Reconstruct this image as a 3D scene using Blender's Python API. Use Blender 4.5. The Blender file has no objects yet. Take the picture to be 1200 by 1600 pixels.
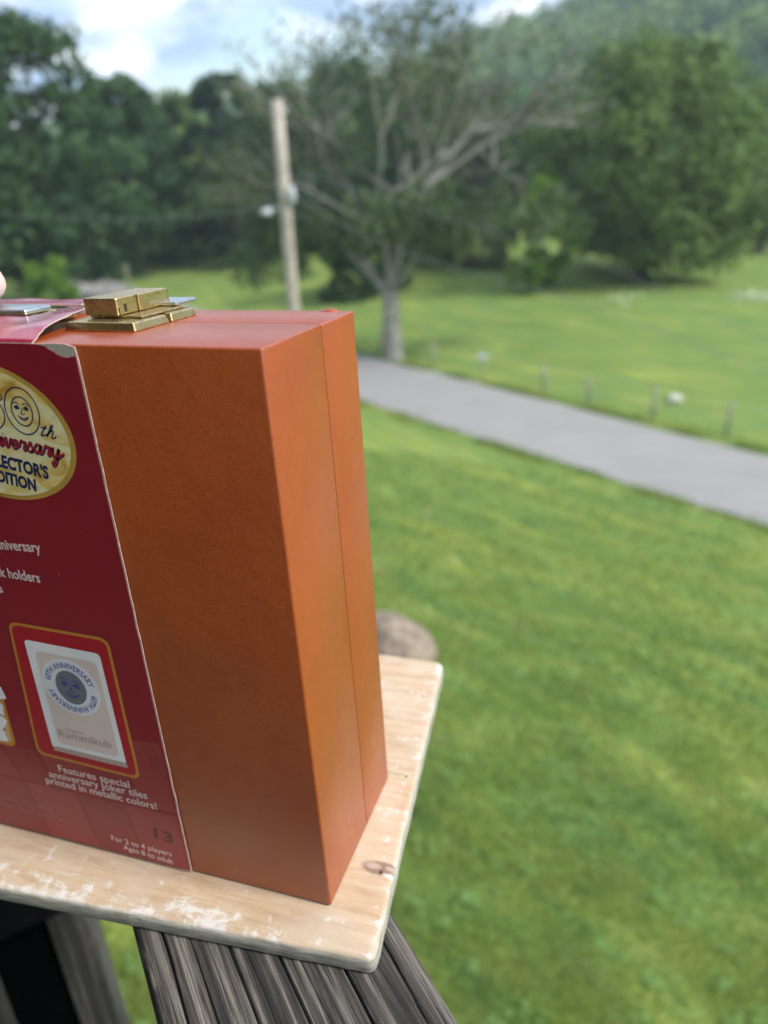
import bpy, bmesh, math, random
import numpy as np
from mathutils import Vector, Matrix, noise as mnoise

R = math.radians
sc = bpy.context.scene
col = sc.collection
random.seed(7)
rng = np.random.default_rng(7)

# ------------------------------------------------------------------ camera
YAW, PIT, ROL = R(20.097), R(65.195), R(-3.725)
CAM = Vector((0.1187, -0.2231, 0.3066))
cam_data = bpy.data.cameras.new('camera')
cam = bpy.data.objects.new('camera', cam_data)
col.objects.link(cam)
cam.matrix_world = (Matrix.Translation(CAM) @ Matrix.Rotation(YAW, 4, 'Z')
                    @ Matrix.Rotation(PIT, 4, 'X') @ Matrix.Rotation(ROL, 4, 'Z'))
cam_data.sensor_fit = 'VERTICAL'
cam_data.sensor_height = 36.0
cam_data.sensor_width = 27.0
cam_data.lens = 28.2
cam_data.clip_start = 0.02
cam_data.clip_end = 6000
cam_data.dof.use_dof = True
cam_data.dof.focus_distance = 0.315
cam_data.dof.aperture_fstop = 28.2 / 4.2
sc.camera = cam

# ------------------------------------------------------------------ light
SUN_EL, SUN_AZ = 43.0, 90.5      # azimuth clockwise from +Y: from the right, a touch behind the lens
w = bpy.data.worlds.new('World')
sc.world = w
w.use_nodes = True
nt = w.node_tree
nt.nodes.clear()
wo = nt.nodes.new('ShaderNodeOutputWorld')
bg = nt.nodes.new('ShaderNodeBackground')
bg.inputs['Strength'].default_value = 0.10
sky = nt.nodes.new('ShaderNodeTexSky')
sky.sky_type = 'NISHITA'
sky.sun_disc = False
sky.sun_elevation = R(SUN_EL)
sky.sun_rotation = R(SUN_AZ)
tc = nt.nodes.new('ShaderNodeTexCoord')
mp = nt.nodes.new('ShaderNodeMapping')
mp.inputs['Scale'].default_value = (1.0, 1.0, 2.6)
mp.inputs['Location'].default_value = (0.35, 0.2, 0.1)
n1 = nt.nodes.new('ShaderNodeTexNoise')
n1.inputs['Scale'].default_value = 2.6
n1.inputs['Detail'].default_value = 8
n1.inputs['Roughness'].default_value = 0.55
r1 = nt.nodes.new('ShaderNodeValToRGB')
r1.color_ramp.elements[0].position = 0.44
r1.color_ramp.elements[1].position = 0.52
n2 = nt.nodes.new('ShaderNodeTexNoise')
n2.inputs['Scale'].default_value = 8.0
n2.inputs['Detail'].default_value = 6
r2 = nt.nodes.new('ShaderNodeValToRGB')
r2.color_ramp.elements[0].position = 0.42
r2.color_ramp.elements[0].color = (2.0, 2.7, 4.3, 1)
r2.color_ramp.elements[1].position = 0.58
r2.color_ramp.elements[1].color = (8.4, 8.4, 8.5, 1)
mx = nt.nodes.new('ShaderNodeMix')
mx.data_type = 'RGBA'
L = nt.links.new
L(tc.outputs['Generated'], mp.inputs['Vector'])
L(mp.outputs['Vector'], n1.inputs['Vector'])
L(mp.outputs['Vector'], n2.inputs['Vector'])
L(n1.outputs['Fac'], r1.inputs['Fac'])
L(n2.outputs['Fac'], r2.inputs['Fac'])
L(r1.outputs['Color'], mx.inputs['Factor'])
L(sky.outputs['Color'], mx.inputs['A'])
L(r2.outputs['Color'], mx.inputs['B'])
L(mx.outputs['Result'], bg.inputs['Color'])
L(bg.outputs['Background'], wo.inputs['Surface'])

sd = bpy.data.lights.new('sun', 'SUN')
sd.energy = 2.5
sd.angle = R(14)
sd.color = (1.0, 0.95, 0.87)
sun = bpy.data.objects.new('sun', sd)
col.objects.link(sun)
sdir = Vector((math.cos(R(SUN_EL)) * math.sin(R(SUN_AZ)), math.cos(R(SUN_EL)) * math.cos(R(SUN_AZ)), math.sin(R(SUN_EL))))
sun.rotation_euler = (-sdir).to_track_quat('-Z', 'Y').to_euler()

sc.view_settings.view_transform = 'Standard'
sc.view_settings.look = 'None'
sc.view_settings.exposure = 1.2
sc.view_settings.gamma = 1
sc.view_settings.use_curve_mapping = False
sc.cycles.max_bounces = 6
sc.cycles.volume_bounces = 2
sc.cycles.sample_clamp_indirect = 4

# ------------------------------------------------------------------ node helpers
class NB:
    def __init__(s, name):
        s.m = bpy.data.materials.new(name)
        s.m.use_nodes = True
        s.t = s.m.node_tree
        s.b = s.t.nodes['Principled BSDF']
        s.out = s.t.nodes['Material Output']
        s.tc = s.t.nodes.new('ShaderNodeTexCoord')
    def link(s, a, b): s.t.links.new(a, b)
    def map(s, scale=(1, 1, 1), loc=(0, 0, 0), rot=(0, 0, 0), src='Object'):
        n = s.t.nodes.new('ShaderNodeMapping')
        n.inputs['Scale'].default_value = scale
        n.inputs['Location'].default_value = loc
        n.inputs['Rotation'].default_value = rot
        s.link(s.tc.outputs[src] if isinstance(src, str) else src, n.inputs['Vector'])
        return n.outputs['Vector']
    def noise(s, vec, scale, detail=3, rough=0.5, dist=0.0):
        n = s.t.nodes.new('ShaderNodeTexNoise')
        n.inputs['Scale'].default_value = scale
        n.inputs['Detail'].default_value = detail
        n.inputs['Roughness'].default_value = rough
        n.inputs['Distortion'].default_value = dist
        s.link(vec, n.inputs['Vector'])
        return n.outputs['Fac']
    def voro(s, vec, scale, feature='F1'):
        n = s.t.nodes.new('ShaderNodeTexVoronoi')
        n.feature = feature
        n.inputs['Scale'].default_value = scale
        s.link(vec, n.inputs['Vector'])
        return n.outputs['Distance']
    def ramp(s, fac, stops):
        n = s.t.nodes.new('ShaderNodeValToRGB')
        e = n.color_ramp.elements
        while len(e) < len(stops): e.new(0.5)
        for k, (p, c) in enumerate(stops):
            e[k].position = p
            e[k].color = (c[0], c[1], c[2], 1) if hasattr(c, '__len__') else (c, c, c, 1)
        s.link(fac, n.inputs['Fac'])
        return n.outputs['Color']
    def mix(s, fac, a, b, mode='MIX'):
        n = s.t.nodes.new('ShaderNodeMix')
        n.data_type = 'RGBA'
        n.blend_type = mode
        for sock, v in ((n.inputs['Factor'], fac), (n.inputs['A'], a), (n.inputs['B'], b)):
            if isinstance(v, (int, float)): sock.default_value = v
            elif isinstance(v, tuple): sock.default_value = (v[0], v[1], v[2], 1)
            else: s.link(v, sock)
        return n.outputs['Result']
    def math(s, op, a, b=0.0, clamp=False):
        n = s.t.nodes.new('ShaderNodeMath')
        n.operation = op
        n.use_clamp = clamp
        for sock, v in ((n.inputs[0], a), (n.inputs[1], b)):
            if isinstance(v, (int, float)): sock.default_value = v
            else: s.link(v, sock)
        return n.outputs[0]
    def bump(s, h, strength=0.3, dist=0.001, normal=None):
        n = s.t.nodes.new('ShaderNodeBump')
        n.inputs['Strength'].default_value = strength
        n.inputs['Distance'].default_value = dist
        s.link(h, n.inputs['Height'])
        if normal is not None: s.link(normal, n.inputs['Normal'])
        return n.outputs['Normal']
    def done(s, color=None, rough=0.6, metal=0.0, normal=None, spec=0.5, coat=0.0, coat_rough=0.1, sheen=0):
        b = s.b
        if color is not None:
            if isinstance(color, tuple): b.inputs['Base Color'].default_value = (*color, 1)
            else: s.link(color, b.inputs['Base Color'])
        if isinstance(rough, (int, float)): b.inputs['Roughness'].default_value = rough
        else: s.link(rough, b.inputs['Roughness'])
        b.inputs['Metallic'].default_value = metal
        b.inputs['Specular IOR Level'].default_value = spec
        b.inputs['Coat Weight'].default_value = coat
        b.inputs['Coat Roughness'].default_value = coat_rough
        b.inputs['Sheen Weight'].default_value = sheen
        if normal is not None: s.link(normal, b.inputs['Normal'])
        return s.m

def flat(name, c, rough=0.6, metal=0.0, var=0.12, scale=60, spec=0.5, coat=0.0):
    n = NB(name)
    f = n.noise(n.map(), scale, 4)
    d = tuple(v * (1 - var) for v in c)
    e = tuple(min(1, v * (1 + var)) for v in c)
    return n.done(n.ramp(f, [(0.3, d), (0.7, e)]), rough, metal, spec=spec, coat=coat)

# leather
def leather():
    n = NB('orange_leather')
    v = n.map()
    big = n.noise(v, 22, 4, 0.55)
    mid = n.noise(v, 130, 4, 0.6)
    c = n.ramp(big, [(0.3, (0.33, 0.052, 0.0022)), (0.7, (0.42, 0.076, 0.0036))])
    c = n.mix(n.math('MULTIPLY', mid, 0.32), c, (0.27, 0.046, 0.003))
    warp = n.t.nodes.new('ShaderNodeTexNoise'); warp.inputs['Scale'].default_value = 90
    n.link(v, warp.inputs['Vector'])
    add = n.t.nodes.new('ShaderNodeVectorMath'); add.operation = 'MULTIPLY_ADD'
    n.link(warp.outputs['Color'], add.inputs[0]); add.inputs[1].default_value = (0.012, 0.012, 0.012); n.link(v, add.inputs[2])
    cells = n.voro(n.map((1, 1, 1.6), src=add.outputs[0]), 1150, 'DISTANCE_TO_EDGE')
    cr = n.ramp(cells, [(0.0, 0.0), (0.16, 1.0)])
    pore = n.noise(v, 2600, 2)
    c = n.mix(n.math('MULTIPLY', n.math('SUBTRACT', 1.0, cr), 0.7), c, (0.26, 0.040, 0.002))
    pr = n.ramp(pore, [(0.36, 0.45), (0.58, 1.12)])
    c = n.mix(0.6, c, n.mix(1.0, c, pr, 'MULTIPLY'))
    h = n.math('ADD', n.math('MULTIPLY', cr, 0.7), n.math('MULTIPLY', pore, 0.8))
    nm = n.bump(h, 0.38, 0.0003)
    rg = n.ramp(mid, [(0.3, 0.40), (0.7, 0.52)])
    return n.done(c, rg, 0, nm, spec=0.55, coat=0.8, coat_rough=0.34)
LEATHER = leather()

def pine():
    n = NB('pale_worn_wood')
    v = n.map((6, 60, 60), rot=(0, 0, R(-4)))
    g = n.noise(v, 3.2, 6, 0.62, 0.35)
    fine = n.noise(n.map((14, 420, 420), rot=(0, 0, R(-4))), 3, 4, 0.6)
    blot = n.noise(n.map(), 26, 5, 0.6)
    c = n.ramp(g, [(0.25, (0.38, 0.255, 0.155)), (0.5, (0.50, 0.37, 0.245)), (0.75, (0.58, 0.46, 0.33))])
    c = n.mix(n.ramp(fine, [(0.35, 0.35), (0.55, 0.0)]), c, (0.30, 0.19, 0.115))
    c = n.mix(n.ramp(blot, [(0.42, 0.0), (0.70, 0.7)]), c, (0.55, 0.47, 0.38))
    # whitewash left in patches, streaky across the grain, thickest towards the front edge
    sep = n.t.nodes.new('ShaderNodeSeparateXYZ')
    n.link(n.tc.outputs['Object'], sep.inputs[0])
    X, Y, Z = sep.outputs
    yl = n.math('SUBTRACT', Y, n.math('MULTIPLY', X, 0.0715))
    edge = n.math('SUBTRACT', 1.0, n.math('DIVIDE', n.math('ADD', yl, 0.0215), 0.016), True)
    redge = n.math('DIVIDE', n.math('ADD', n.math('ADD', X, n.math('MULTIPLY', Y, 0.125)), -0.012), 0.014, True)
    redge = n.math('MULTIPLY', redge, 0.45)
    leftw = n.math('MULTIPLY', n.math('DIVIDE', n.math('ADD', X, -0.01), -0.06, True), edge)
    w1 = n.noise(n.map((1.0, 2.2, 1)), 62, 7, 0.68, 0.8)
    w2 = n.noise(n.map((3.0, 0.7, 1)), 60, 6, 0.7, 0.3)
    bias = n.math('ADD', n.math('MULTIPLY', n.math('MAXIMUM', leftw, redge), 0.115), n.math('MULTIPLY', w2, 0.35))
    wf = n.ramp(n.math('ADD', n.math('MULTIPLY', w1, 0.65), bias), [(0.56, 0.0), (0.60, 0.35), (0.66, 0.85)])
    c = n.mix(wf, c, (0.66, 0.65, 0.63))
    # knots and two hairline cracks
    def spot(px, py, sx, sy, lo, hi, colr, c, amt=1.0):
        mm = n.map((1 / sx, 1 / sy, 0), (-px / sx, -py / sy, 0))
        wv = n.t.nodes.new('ShaderNodeVectorMath'); wv.operation = 'LENGTH'
        n.link(mm, wv.inputs[0])
        wob = n.math('ADD', wv.outputs['Value'], n.math('MULTIPLY', n.math('SUBTRACT', w1, 0.5), 1.6))
        return n.mix(n.ramp(wob, [(lo, amt), (hi, 0.0)]), c, colr)
    c = spot(0.0155, 0.0255, 0.0110, 0.0042, 0.7, 1.35, (0.20, 0.13, 0.095), c, 0.85)
    c = spot(0.0110, 0.0262, 0.0045, 0.0020, 0.5, 1.1, (0.62, 0.52, 0.43), c, 0.45)
    c = spot(0.0190, 0.0262, 0.0028, 0.0016, 0.5, 1.1, (0.62, 0.52, 0.43), c, 0.45)
    c = spot(0.0155, 0.0235, 0.0015, 0.0016, 0.5, 1.0, (0.06, 0.04, 0.03), c)
    c = spot(0.0215, 0.0245, 0.0016, 0.0008, 0.5, 1.0, (0.10, 0.07, 0.05), c)
    c = spot(0.0085, 0.0855, 0.0015, 0.0011, 0.5, 1.1, (0.10, 0.07, 0.05), c)
    c = spot(0.003, 0.0860, 0.020, 0.0004, 0.5, 1.1, (0.32, 0.23, 0.16), c, 0.6)
    c = spot(-0.0015, 0.1525, 0.0016, 0.0012, 0.5, 1.1, (0.25, 0.18, 0.13), c)
    c = spot(-0.010, 0.1528, 0.020, 0.0005, 0.5, 1.1, (0.42, 0.32, 0.24), c, 0.6)
    # sawn sides: grey and dirty
    geo = n.t.nodes.new('ShaderNodeNewGeometry')
    sg = n.t.nodes.new('ShaderNodeSeparateXYZ'); n.link(geo.outputs['Normal'], sg.inputs[0])
    side = n.ramp(sg.outputs['Z'], [(0.45, 1.0), (0.93, 0.0)])
    sidec = n.ramp(n.noise(n.map((18, 18, 160)), 4, 5, 0.6), [(0.3, (0.20, 0.19, 0.16)), (0.7, (0.46, 0.45, 0.39))])
    c = n.mix(side, c, sidec)
    h = n.math('ADD', n.math('MULTIPLY', g, 0.6), n.math('ADD', n.math('MULTIPLY', fine, 0.6), n.math('MULTIPLY', wf, 0.5)))
    return n.done(c, 0.72, 0, n.bump(h, 0.5, 0.0006), spec=0.3)
PINE = pine()

def grey_wood(name, dark, light, k=1.0):
    n = NB(name)
    v = n.map((1.6, 62, 40))
    g = n.noise(v, 2.4, 7, 0.62, 0.2)
    f = n.noise(n.map((16, 650, 300)), 2.4, 5, 0.65)
    p = n.noise(n.map((7, 40, 40)), 2.5, 4, 0.6)
    c = n.ramp(g, [(0.40, dark), (0.50, tuple(a * .75 + b * .25 for a, b in zip(dark, light))), (0.58, light)])
    c = n.mix(n.ramp(f, [(0.35, 0.75), (0.6, 0.0)]), c, tuple(a * 0.35 for a in dark))
    c = n.mix(n.ramp(p, [(0.62, 0.0), (0.72, 0.55)]), c, tuple(min(1, a * 1.5) for a in light))
    geo = n.t.nodes.new('ShaderNodeNewGeometry')
    pt = n.ramp(geo.outputs['Pointiness'], [(0.44, 0.25), (0.5, 1.0)])
    c = n.mix(1.0, c, pt, 'MULTIPLY')
    return n.done(c, 0.85, 0, n.bump(n.math('ADD', g, f), 0.6, 0.0012), spec=0.2)
RAILWOOD = grey_wood('weathered_rail_wood', (0.040, 0.038, 0.037), (0.230, 0.210, 0.185))
GREYBOARD = grey_wood('weathered_grey_board', (0.035, 0.035, 0.035), (0.11, 0.105, 0.10))
SHADEWOOD = flat('shade_black_wood', (0.0025, 0.003, 0.0035), 1.0, scale=30, spec=0.0)  # near-black colour stands in for the deep shade on the post
DECKWOOD = flat('brown_deck_wood', (0.10, 0.075, 0.055), 0.8, scale=12)

def brass():
    n = NB('tarnished_brass')
    v = n.map()
    a = n.noise(v, 260, 6, 0.65)
    b = n.noise(v, 900, 4, 0.6)
    c = n.ramp(a, [(0.28, (0.33, 0.24, 0.10)), (0.5, (0.62, 0.48, 0.24)), (0.7, (0.78, 0.66, 0.42))])
    c = n.mix(n.ramp(b, [(0.58, 0.0), (0.78, 0.4)]), c, (0.16, 0.12, 0.06))
    rg = n.ramp(a, [(0.3, 0.42), (0.7, 0.20)])
    return n.done(c, rg, 0.95, n.bump(n.math('ADD', a, b), 0.25, 0.0003))
BRASS = brass()
BRASS_IN = flat('brass_slot_inside', (0.02, 0.014, 0.008), 0.7)
STEEL = flat('dull_steel', (0.50, 0.54, 0.57), 0.32, 0.9, 0.15, 300)

def coated(name, c, rough=0.34, var=0.05, coat=0.25):
    n = NB(name)
    v = n.map()
    a = n.noise(v, 35, 3)
    b = n.noise(v, 700, 3)
    cc = n.ramp(a, [(0.3, tuple(x * (1 - var) for x in c)), (0.7, tuple(min(1, x * (1 + var)) for x in c))])
    return n.done(cc, n.ramp(b, [(0.3, rough), (0.7, rough + 0.07)]), 0, n.bump(a, 0.05, 0.002), coat=coat, coat_rough=0.22, spec=0.4)
MAROON = coated('maroon_print', (0.29, 0.011, 0.026))
MAROON_TILE = coated('maroon_tile_print', (0.33, 0.040, 0.044))
MAROON_TILE2 = coated('maroon_tile_print_dim', (0.285, 0.030, 0.036))
MAROON_DK = coated('dark_maroon_print', (0.080, 0.006, 0.010))
REDPR = coated('bright_red_print', (0.46, 0.009, 0.024))
GOLDLINE = coated('gold_line_print', (0.62, 0.26, 0.04))
INK_WHITE = coated('pale_pink_ink', (0.85, 0.66, 0.66))
INK_DIM = coated('dim_pink_ink', (0.42, 0.19, 0.19))
INK_NAVY = coated('navy_ink', (0.018, 0.022, 0.11))
INK_BLUE = coated('blue_ink', (0.07, 0.10, 0.36))
INK_CRIMSON = coated('crimson_ink', (0.42, 0.02, 0.045))
TILE_WHITE = coated('tile_white_print', (0.93, 0.91, 0.97))
TILE_CREAM = coated('tile_cream_print', (0.80, 0.66, 0.62))
TILE_EDGE = coated('tile_shade_print', (0.50, 0.38, 0.36))
TILE_GREY = coated('tile_grey_print', (0.17, 0.20, 0.24))
EMBOSS = coated('tile_emboss_print', (0.52, 0.38, 0.36))
def card():
    n = NB('torn_grey_cardboard')
    a = n.noise(n.map(), 700, 6, 0.7)
    return n.done(n.ramp(a, [(0.3, (0.36, 0.31, 0.26)), (0.7, (0.60, 0.54, 0.47))]), 0.9, 0, n.bump(a, 0.6, 0.0005))
CARD = card()
CARD_EDGE = flat('pale_card_edge', (0.62, 0.40, 0.36), 0.8, scale=500, var=0.3)
def goldfoil():
    n = NB('gold_foil_print')
    v = n.map((1, 1, 1.6), rot=(0, R(30), 0))
    a = n.noise(v, 55, 4, 0.5, 1.2)
    c = n.ramp(a, [(0.32, (0.60, 0.33, 0.045)), (0.45, (0.90, 0.66, 0.22)), (0.58, (0.93, 0.86, 0.56)), (0.72, (0.85, 0.58, 0.14))])
    return n.done(c, 0.34, 0.0, coat=0.25, coat_rough=0.2)
GOLD = goldfoil()
GOLD_DK = coated('gold_rim_print', (0.56, 0.33, 0.07), var=0.25)

# ------------------------------------------------------------------ object helpers
def tag(o, label=None, cat=None, group=None, kind=None):
    if label: o['label'] = label
    if cat: o['category'] = cat
    if group: o['group'] = group
    if kind: o['kind'] = kind
    return o
def root(name, loc, label, cat, group=None):
    o = bpy.data.objects.new(name, None)
    o.empty_display_size = 0.05
    o.location = loc
    col.objects.link(o)
    return tag(o, label, cat, group)
def link_mesh(name, me, mats, parent=None, smooth=False):
    o = bpy.data.objects.new(name, me)
    for m in (mats if isinstance(mats, (list, tuple)) else [mats]): me.materials.append(m)
    if smooth: me.polygons.foreach_set('use_smooth', [True] * len(me.polygons))
    col.objects.link(o)
    if parent is not None:
        o.parent = parent
        wm = Matrix.Identity(4); p = parent
        while p is not None:
            wm = Matrix.Translation(p.location) @ wm if p.type == 'EMPTY' else wm
            p = p.parent
        o.matrix_parent_inverse = Matrix.Identity(4) if parent.type == 'MESH' else wm.inverted()
    return o
def pm(name, verts, faces, mats, parent=None, smooth=False):
    me = bpy.data.meshes.new(name)
    me.from_pydata([tuple(v) for v in verts], [], [tuple(f) for f in faces])
    me.update()
    return link_mesh(name, me, mats, parent, smooth)
def np_mesh(name, V, F):
    """V (n,3), F (m,k) -> mesh fast"""
    me = bpy.data.meshes.new(name)
    V = np.asarray(V, np.float32); F = np.asarray(F, np.int32)
    m, k = F.shape
    me.vertices.add(len(V)); me.vertices.foreach_set('co', V.ravel())
    me.loops.add(m * k); me.loops.foreach_set('vertex_index', F.ravel())
    me.polygons.add(m)
    me.polygons.foreach_set('loop_start', np.arange(0, m * k, k, dtype=np.int32))
    me.polygons.foreach_set('loop_total', np.full(m, k, np.int32))
    me.update(calc_edges=True)
    return me
def bm_obj(name, bm, mats, parent=None, smooth=False):
    bmesh.ops.recalc_face_normals(bm, faces=bm.faces)
    me = bpy.data.meshes.new(name); bm.to_mesh(me); bm.free()
    return link_mesh(name, me, mats, parent, smooth)
def hexa(bm, P):
    """P: 8 points, bottom loop 0-3 then top loop 4-7"""
    vs = [bm.verts.new(p) for p in P]
    for f in ((3, 2, 1, 0), (4, 5, 6, 7), (0, 1, 5, 4), (1, 2, 6, 5), (2, 3, 7, 6), (3, 0, 4, 7)):
        bm.faces.new([vs[i] for i in f])
    return vs
def bx(bm, x0, x1, y0, y1, z0, z1):
    return hexa(bm, [(x0, y0, z0), (x1, y0, z0), (x1, y1, z0), (x0, y1, z0), (x0, y0, z1), (x1, y0, z1), (x1, y1, z1), (x0, y1, z1)])
def bevel(bm, w_, seg=2, edges=None):
    bmesh.ops.bevel(bm, geom=list(edges if edges is not None else bm.edges), offset=w_, segments=seg, profile=0.5, affect='EDGES', clamp_overlap=True)
def box_obj(name, dims, mat, parent=None, bev=0.001, seg=2, smooth=False):
    bm = bmesh.new(); bx(bm, *dims)
    if bev: bevel(bm, bev, seg)
    return bm_obj(name, bm, mat, parent, smooth)
def tube_np(pts, rad, n=8, cap=True):
    pts = [Vector(p) for p in pts]
    V = []; F = []
    for i, p in enumerate(pts):
        d = (pts[min(i + 1, len(pts) - 1)] - pts[max(i - 1, 0)]).normalized()
        a = d.cross(Vector((0.13, 0.31, 1))).normalized() if abs(d.z) < 0.95 else d.cross(Vector((1, 0.2, 0))).normalized()
        b = d.cross(a)
        r = rad[i] if hasattr(rad, '__len__') else rad
        for k in range(n):
            t = 2 * math.pi * k / n
            V.append(p + a * (math.cos(t) * r) + b * (math.sin(t) * r))
    for i in range(len(pts) - 1):
        for k in range(n):
            F.append((i * n + k, i * n + (k + 1) % n, (i + 1) * n + (k + 1) % n, (i + 1) * n + k))
    return V, F
def tube_obj(name, pts, rad, mat, parent=None, n=8):
    V, F = tube_np(pts, rad, n)
    F = list(F) + [tuple(range(n))[::-1], tuple(range(len(V) - n, len(V)))]
    return pm(name, V, F, mat, parent, True)

def polar(az, d, z=0.0):
    return Vector((CAM.x - math.sin(R(az)) * d, CAM.y + math.cos(R(az)) * d, z))

# ------------------------------------------------------------------ terrain
UX, UY = -0.851, 0.525           # along the road
NX, NY = -0.525, -0.851          # towards the house
def vnoise(x, y, s, seed=0.0):
    return mnoise.noise(Vector((x * s + seed, y * s - seed, seed * 0.37)))
def ground_z(x, y):
    s = (x - CAM.x - 2.3) * NX + (y - CAM.y - 16.9) * NY
    t = min(max((s - 2.0) / 13.5, 0.0), 1.6)
    rise = 3.75 * (t ** 1.15 if t < 1 else 1 + (t - 1) * 0.3)
    z = -6.7 + rise
    if s > 2: z += 0.07 * vnoise(x, y, 0.25, 3) * min(1, (s - 2) / 3)
    if s < -2.2:
        k = min(1, (-s - 2.2) / 12)
        z += k * (0.9 * vnoise(x, y, 0.05, 9) + 0.1)
    return z
def streaks(n, c, k=1.0):
    """mown streaks running along the slope, roughly parallel to the road"""
    r_ = n.map((1, 1, 1), rot=(0, 0, R(31.7)))
    a_ = n.noise(n.map((0.34, 1.7, 1), src=r_), 1.0, 5, 0.6, 0.5)
    b_ = n.noise(n.map((0.5, 2.0, 1), (7, 3, 0), src=r_), 1.3, 4, 0.6, 0.4)
    c = n.mix(n.ramp(a_, [(0.50, 0.0), (0.66, 0.60 * k)]), c, (0.310 , 0.360, 0.075))
    c = n.mix(n.ramp(b_, [(0.52, 0.0), (0.64, 0.75 * k)]), c, (0.110, 0.210, 0.065))
    d_ = n.noise(n.map((0.6, 1.3, 1), (2, 9, 0), src=r_), 1.7, 4, 0.6, 0.4)
    return n.mix(n.ramp(d_, [(0.62, 0.0), (0.70, 0.5 * k)]), c, (0.34, 0.32, 0.13))
def grass_mat():
    n = NB('lawn_grass_ground')
    v = n.map()
    a = n.noise(n.map((0.5, 1.3, 0), rot=(0, 0, R(32))), 0.9, 6, 0.62, 0.6)
    b = n.noise(v, 4.5, 5, 0.62, 0.4)
    c_ = n.noise(v, 22, 5, 0.65)
    far = n.noise(n.map((1, 1, 0)), 0.07, 4, 0.55)
    c = n.ramp(a, [(0.32, (0.100, 0.172, 0.040)), (0.5, (0.150, 0.218, 0.050)), (0.68, (0.220, 0.272, 0.065))])
    c = n.mix(n.ramp(b, [(0.45, 0.0), (0.7, 0.5)]), c, (0.085, 0.185, 0.055))
    c = n.mix(n.ramp(b, [(0.26, 0.5), (0.40, 0.0)]), c, (0.25, 0.23, 0.085))
    c = n.mix(n.ramp(c_, [(0.35, 0.45), (0.6, 0.0)]), c, (0.07, 0.12, 0.028))
    c = n.mix(n.ramp(far, [(0.4, 0.0), (0.65, 0.5)]), c, (0.17, 0.23, 0.05))
    c = streaks(n, c, 0.85)
    return n.done(c, 0.9, 0, n.bump(n.math('ADD', b, c_), 0.5, 0.03), spec=0.15)
GRASS = grass_mat()
def axis(lo, hi, near0, near1, fine, grow):
    a = list(np.arange(near0, near1 + 1e-6, fine))
    s = fine
    while a[-1] < hi: s *= grow; a.append(a[-1] + s)
    s = fine
    while a[0] > lo: s *= grow; a.insert(0, a[0] - s)
    return a
xs = axis(-900, 900, -40, 30, 0.8, 1.25)
ys = axis(-600, 1500, -8, 70, 0.8, 1.25)
V = [(x, y, ground_z(x, y)) for y in ys for x in xs]
nx = len(xs)
F = [(j * nx + i, j * nx + i + 1, (j + 1) * nx + i + 1, (j + 1) * nx + i) for j in range(len(ys) - 1) for i in range(nx - 1)]
g = link_mesh('ground', np_mesh('ground', V, F), GRASS, None, True)
tag(g, kind='structure')

# road
def asphalt():
    n = NB('pale_asphalt')
    v = n.map()
    a = n.noise(v, 0.8, 5, 0.6)
    b = n.noise(v, 60, 4, 0.6)
    trk = n.noise(n.map((0.12, 2.2, 1), rot=(0, 0, R(31.7))), 1.2, 3, 0.5)
    c = n.ramp(a, [(0.3, (0.265, 0.258, 0.250)), (0.7, (0.320, 0.312, 0.302))])
    c = n.mix(n.ramp(trk, [(0.42, 0.35), (0.6, 0.0)]), c, (0.215, 0.21, 0.204))
    c = n.mix(n.math('MULTIPLY', b, 0.35), c, (0.19, 0.19, 0.20))
    return n.done(c, 0.85, 0, n.bump(b, 0.4, 0.01), spec=0.3)
ctl = [(40, -13.5), (24, 0.5), (13, 9.2), (6.5, 14.0), (2.3, 16.85), (-3.0, 20.15), (-9.4, 24.3), (-20, 31.2), (-32, 40.6), (-46, 52), (-62, 70)]
half = [1.7, 1.7, 1.7, 1.66, 1.64, 1.70, 1.82, 1.85, 1.8, 1.8, 1.8]
ctl = [(a + CAM.x, b + CAM.y) for a, b in ctl]
def cr(P, t):
    i = int(t); f = t - i
    p = [P[min(max(i + k - 1, 0), len(P) - 1)] for k in range(4)]
    out = []
    for c in range(len(p[0])):
        a, b, d, e = (q[c] for q in p)
        out.append(0.5 * (2 * b + (d - a) * f + (2 * a - 5 * b + 4 * d - e) * f * f + (3 * b - a - 3 * d + e) * f ** 3))
    return out
RP = [(c[0], c[1], h) for c, h in zip(ctl, half)]
V = []; F = []; NS = 220; NC = 7
for i in range(NS + 1):
    t = i / NS * (len(RP) - 1 - 1e-6)
    x, y, h = cr(RP, t); x2, y2, _ = cr(RP, min(t + 0.02, len(RP) - 1 - 1e-6) if t < len(RP) - 1.03 else t - 0.02)
    d = Vector((x2 - x, y2 - y)).normalized() * (1 if t < len(RP) - 1.03 else -1)
    nrm = Vector((-d.y, d.x))
    wob = [0.10 * vnoise(x, y, 0.9, 5), 0.10 * vnoise(x, y, 0.9, 8)]
    for k in range(NC + 1):
        u = -1 + 2 * k / NC
        hh = h + (wob[0] if u > 0 else wob[1])
        px, py = x + nrm.x * u * hh, y + nrm.y * u * hh
        V.append((px, py, ground_z(px, py) + 0.035 + 0.02 * (1 - u * u)))
for i in range(NS):
    for k in range(NC):
        F.append((i * (NC + 1) + k, (i + 1) * (NC + 1) + k, (i + 1) * (NC + 1) + k + 1, i * (NC + 1) + k + 1))
tag(pm('road', V, F, asphalt(), None, True), kind='structure')

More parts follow.
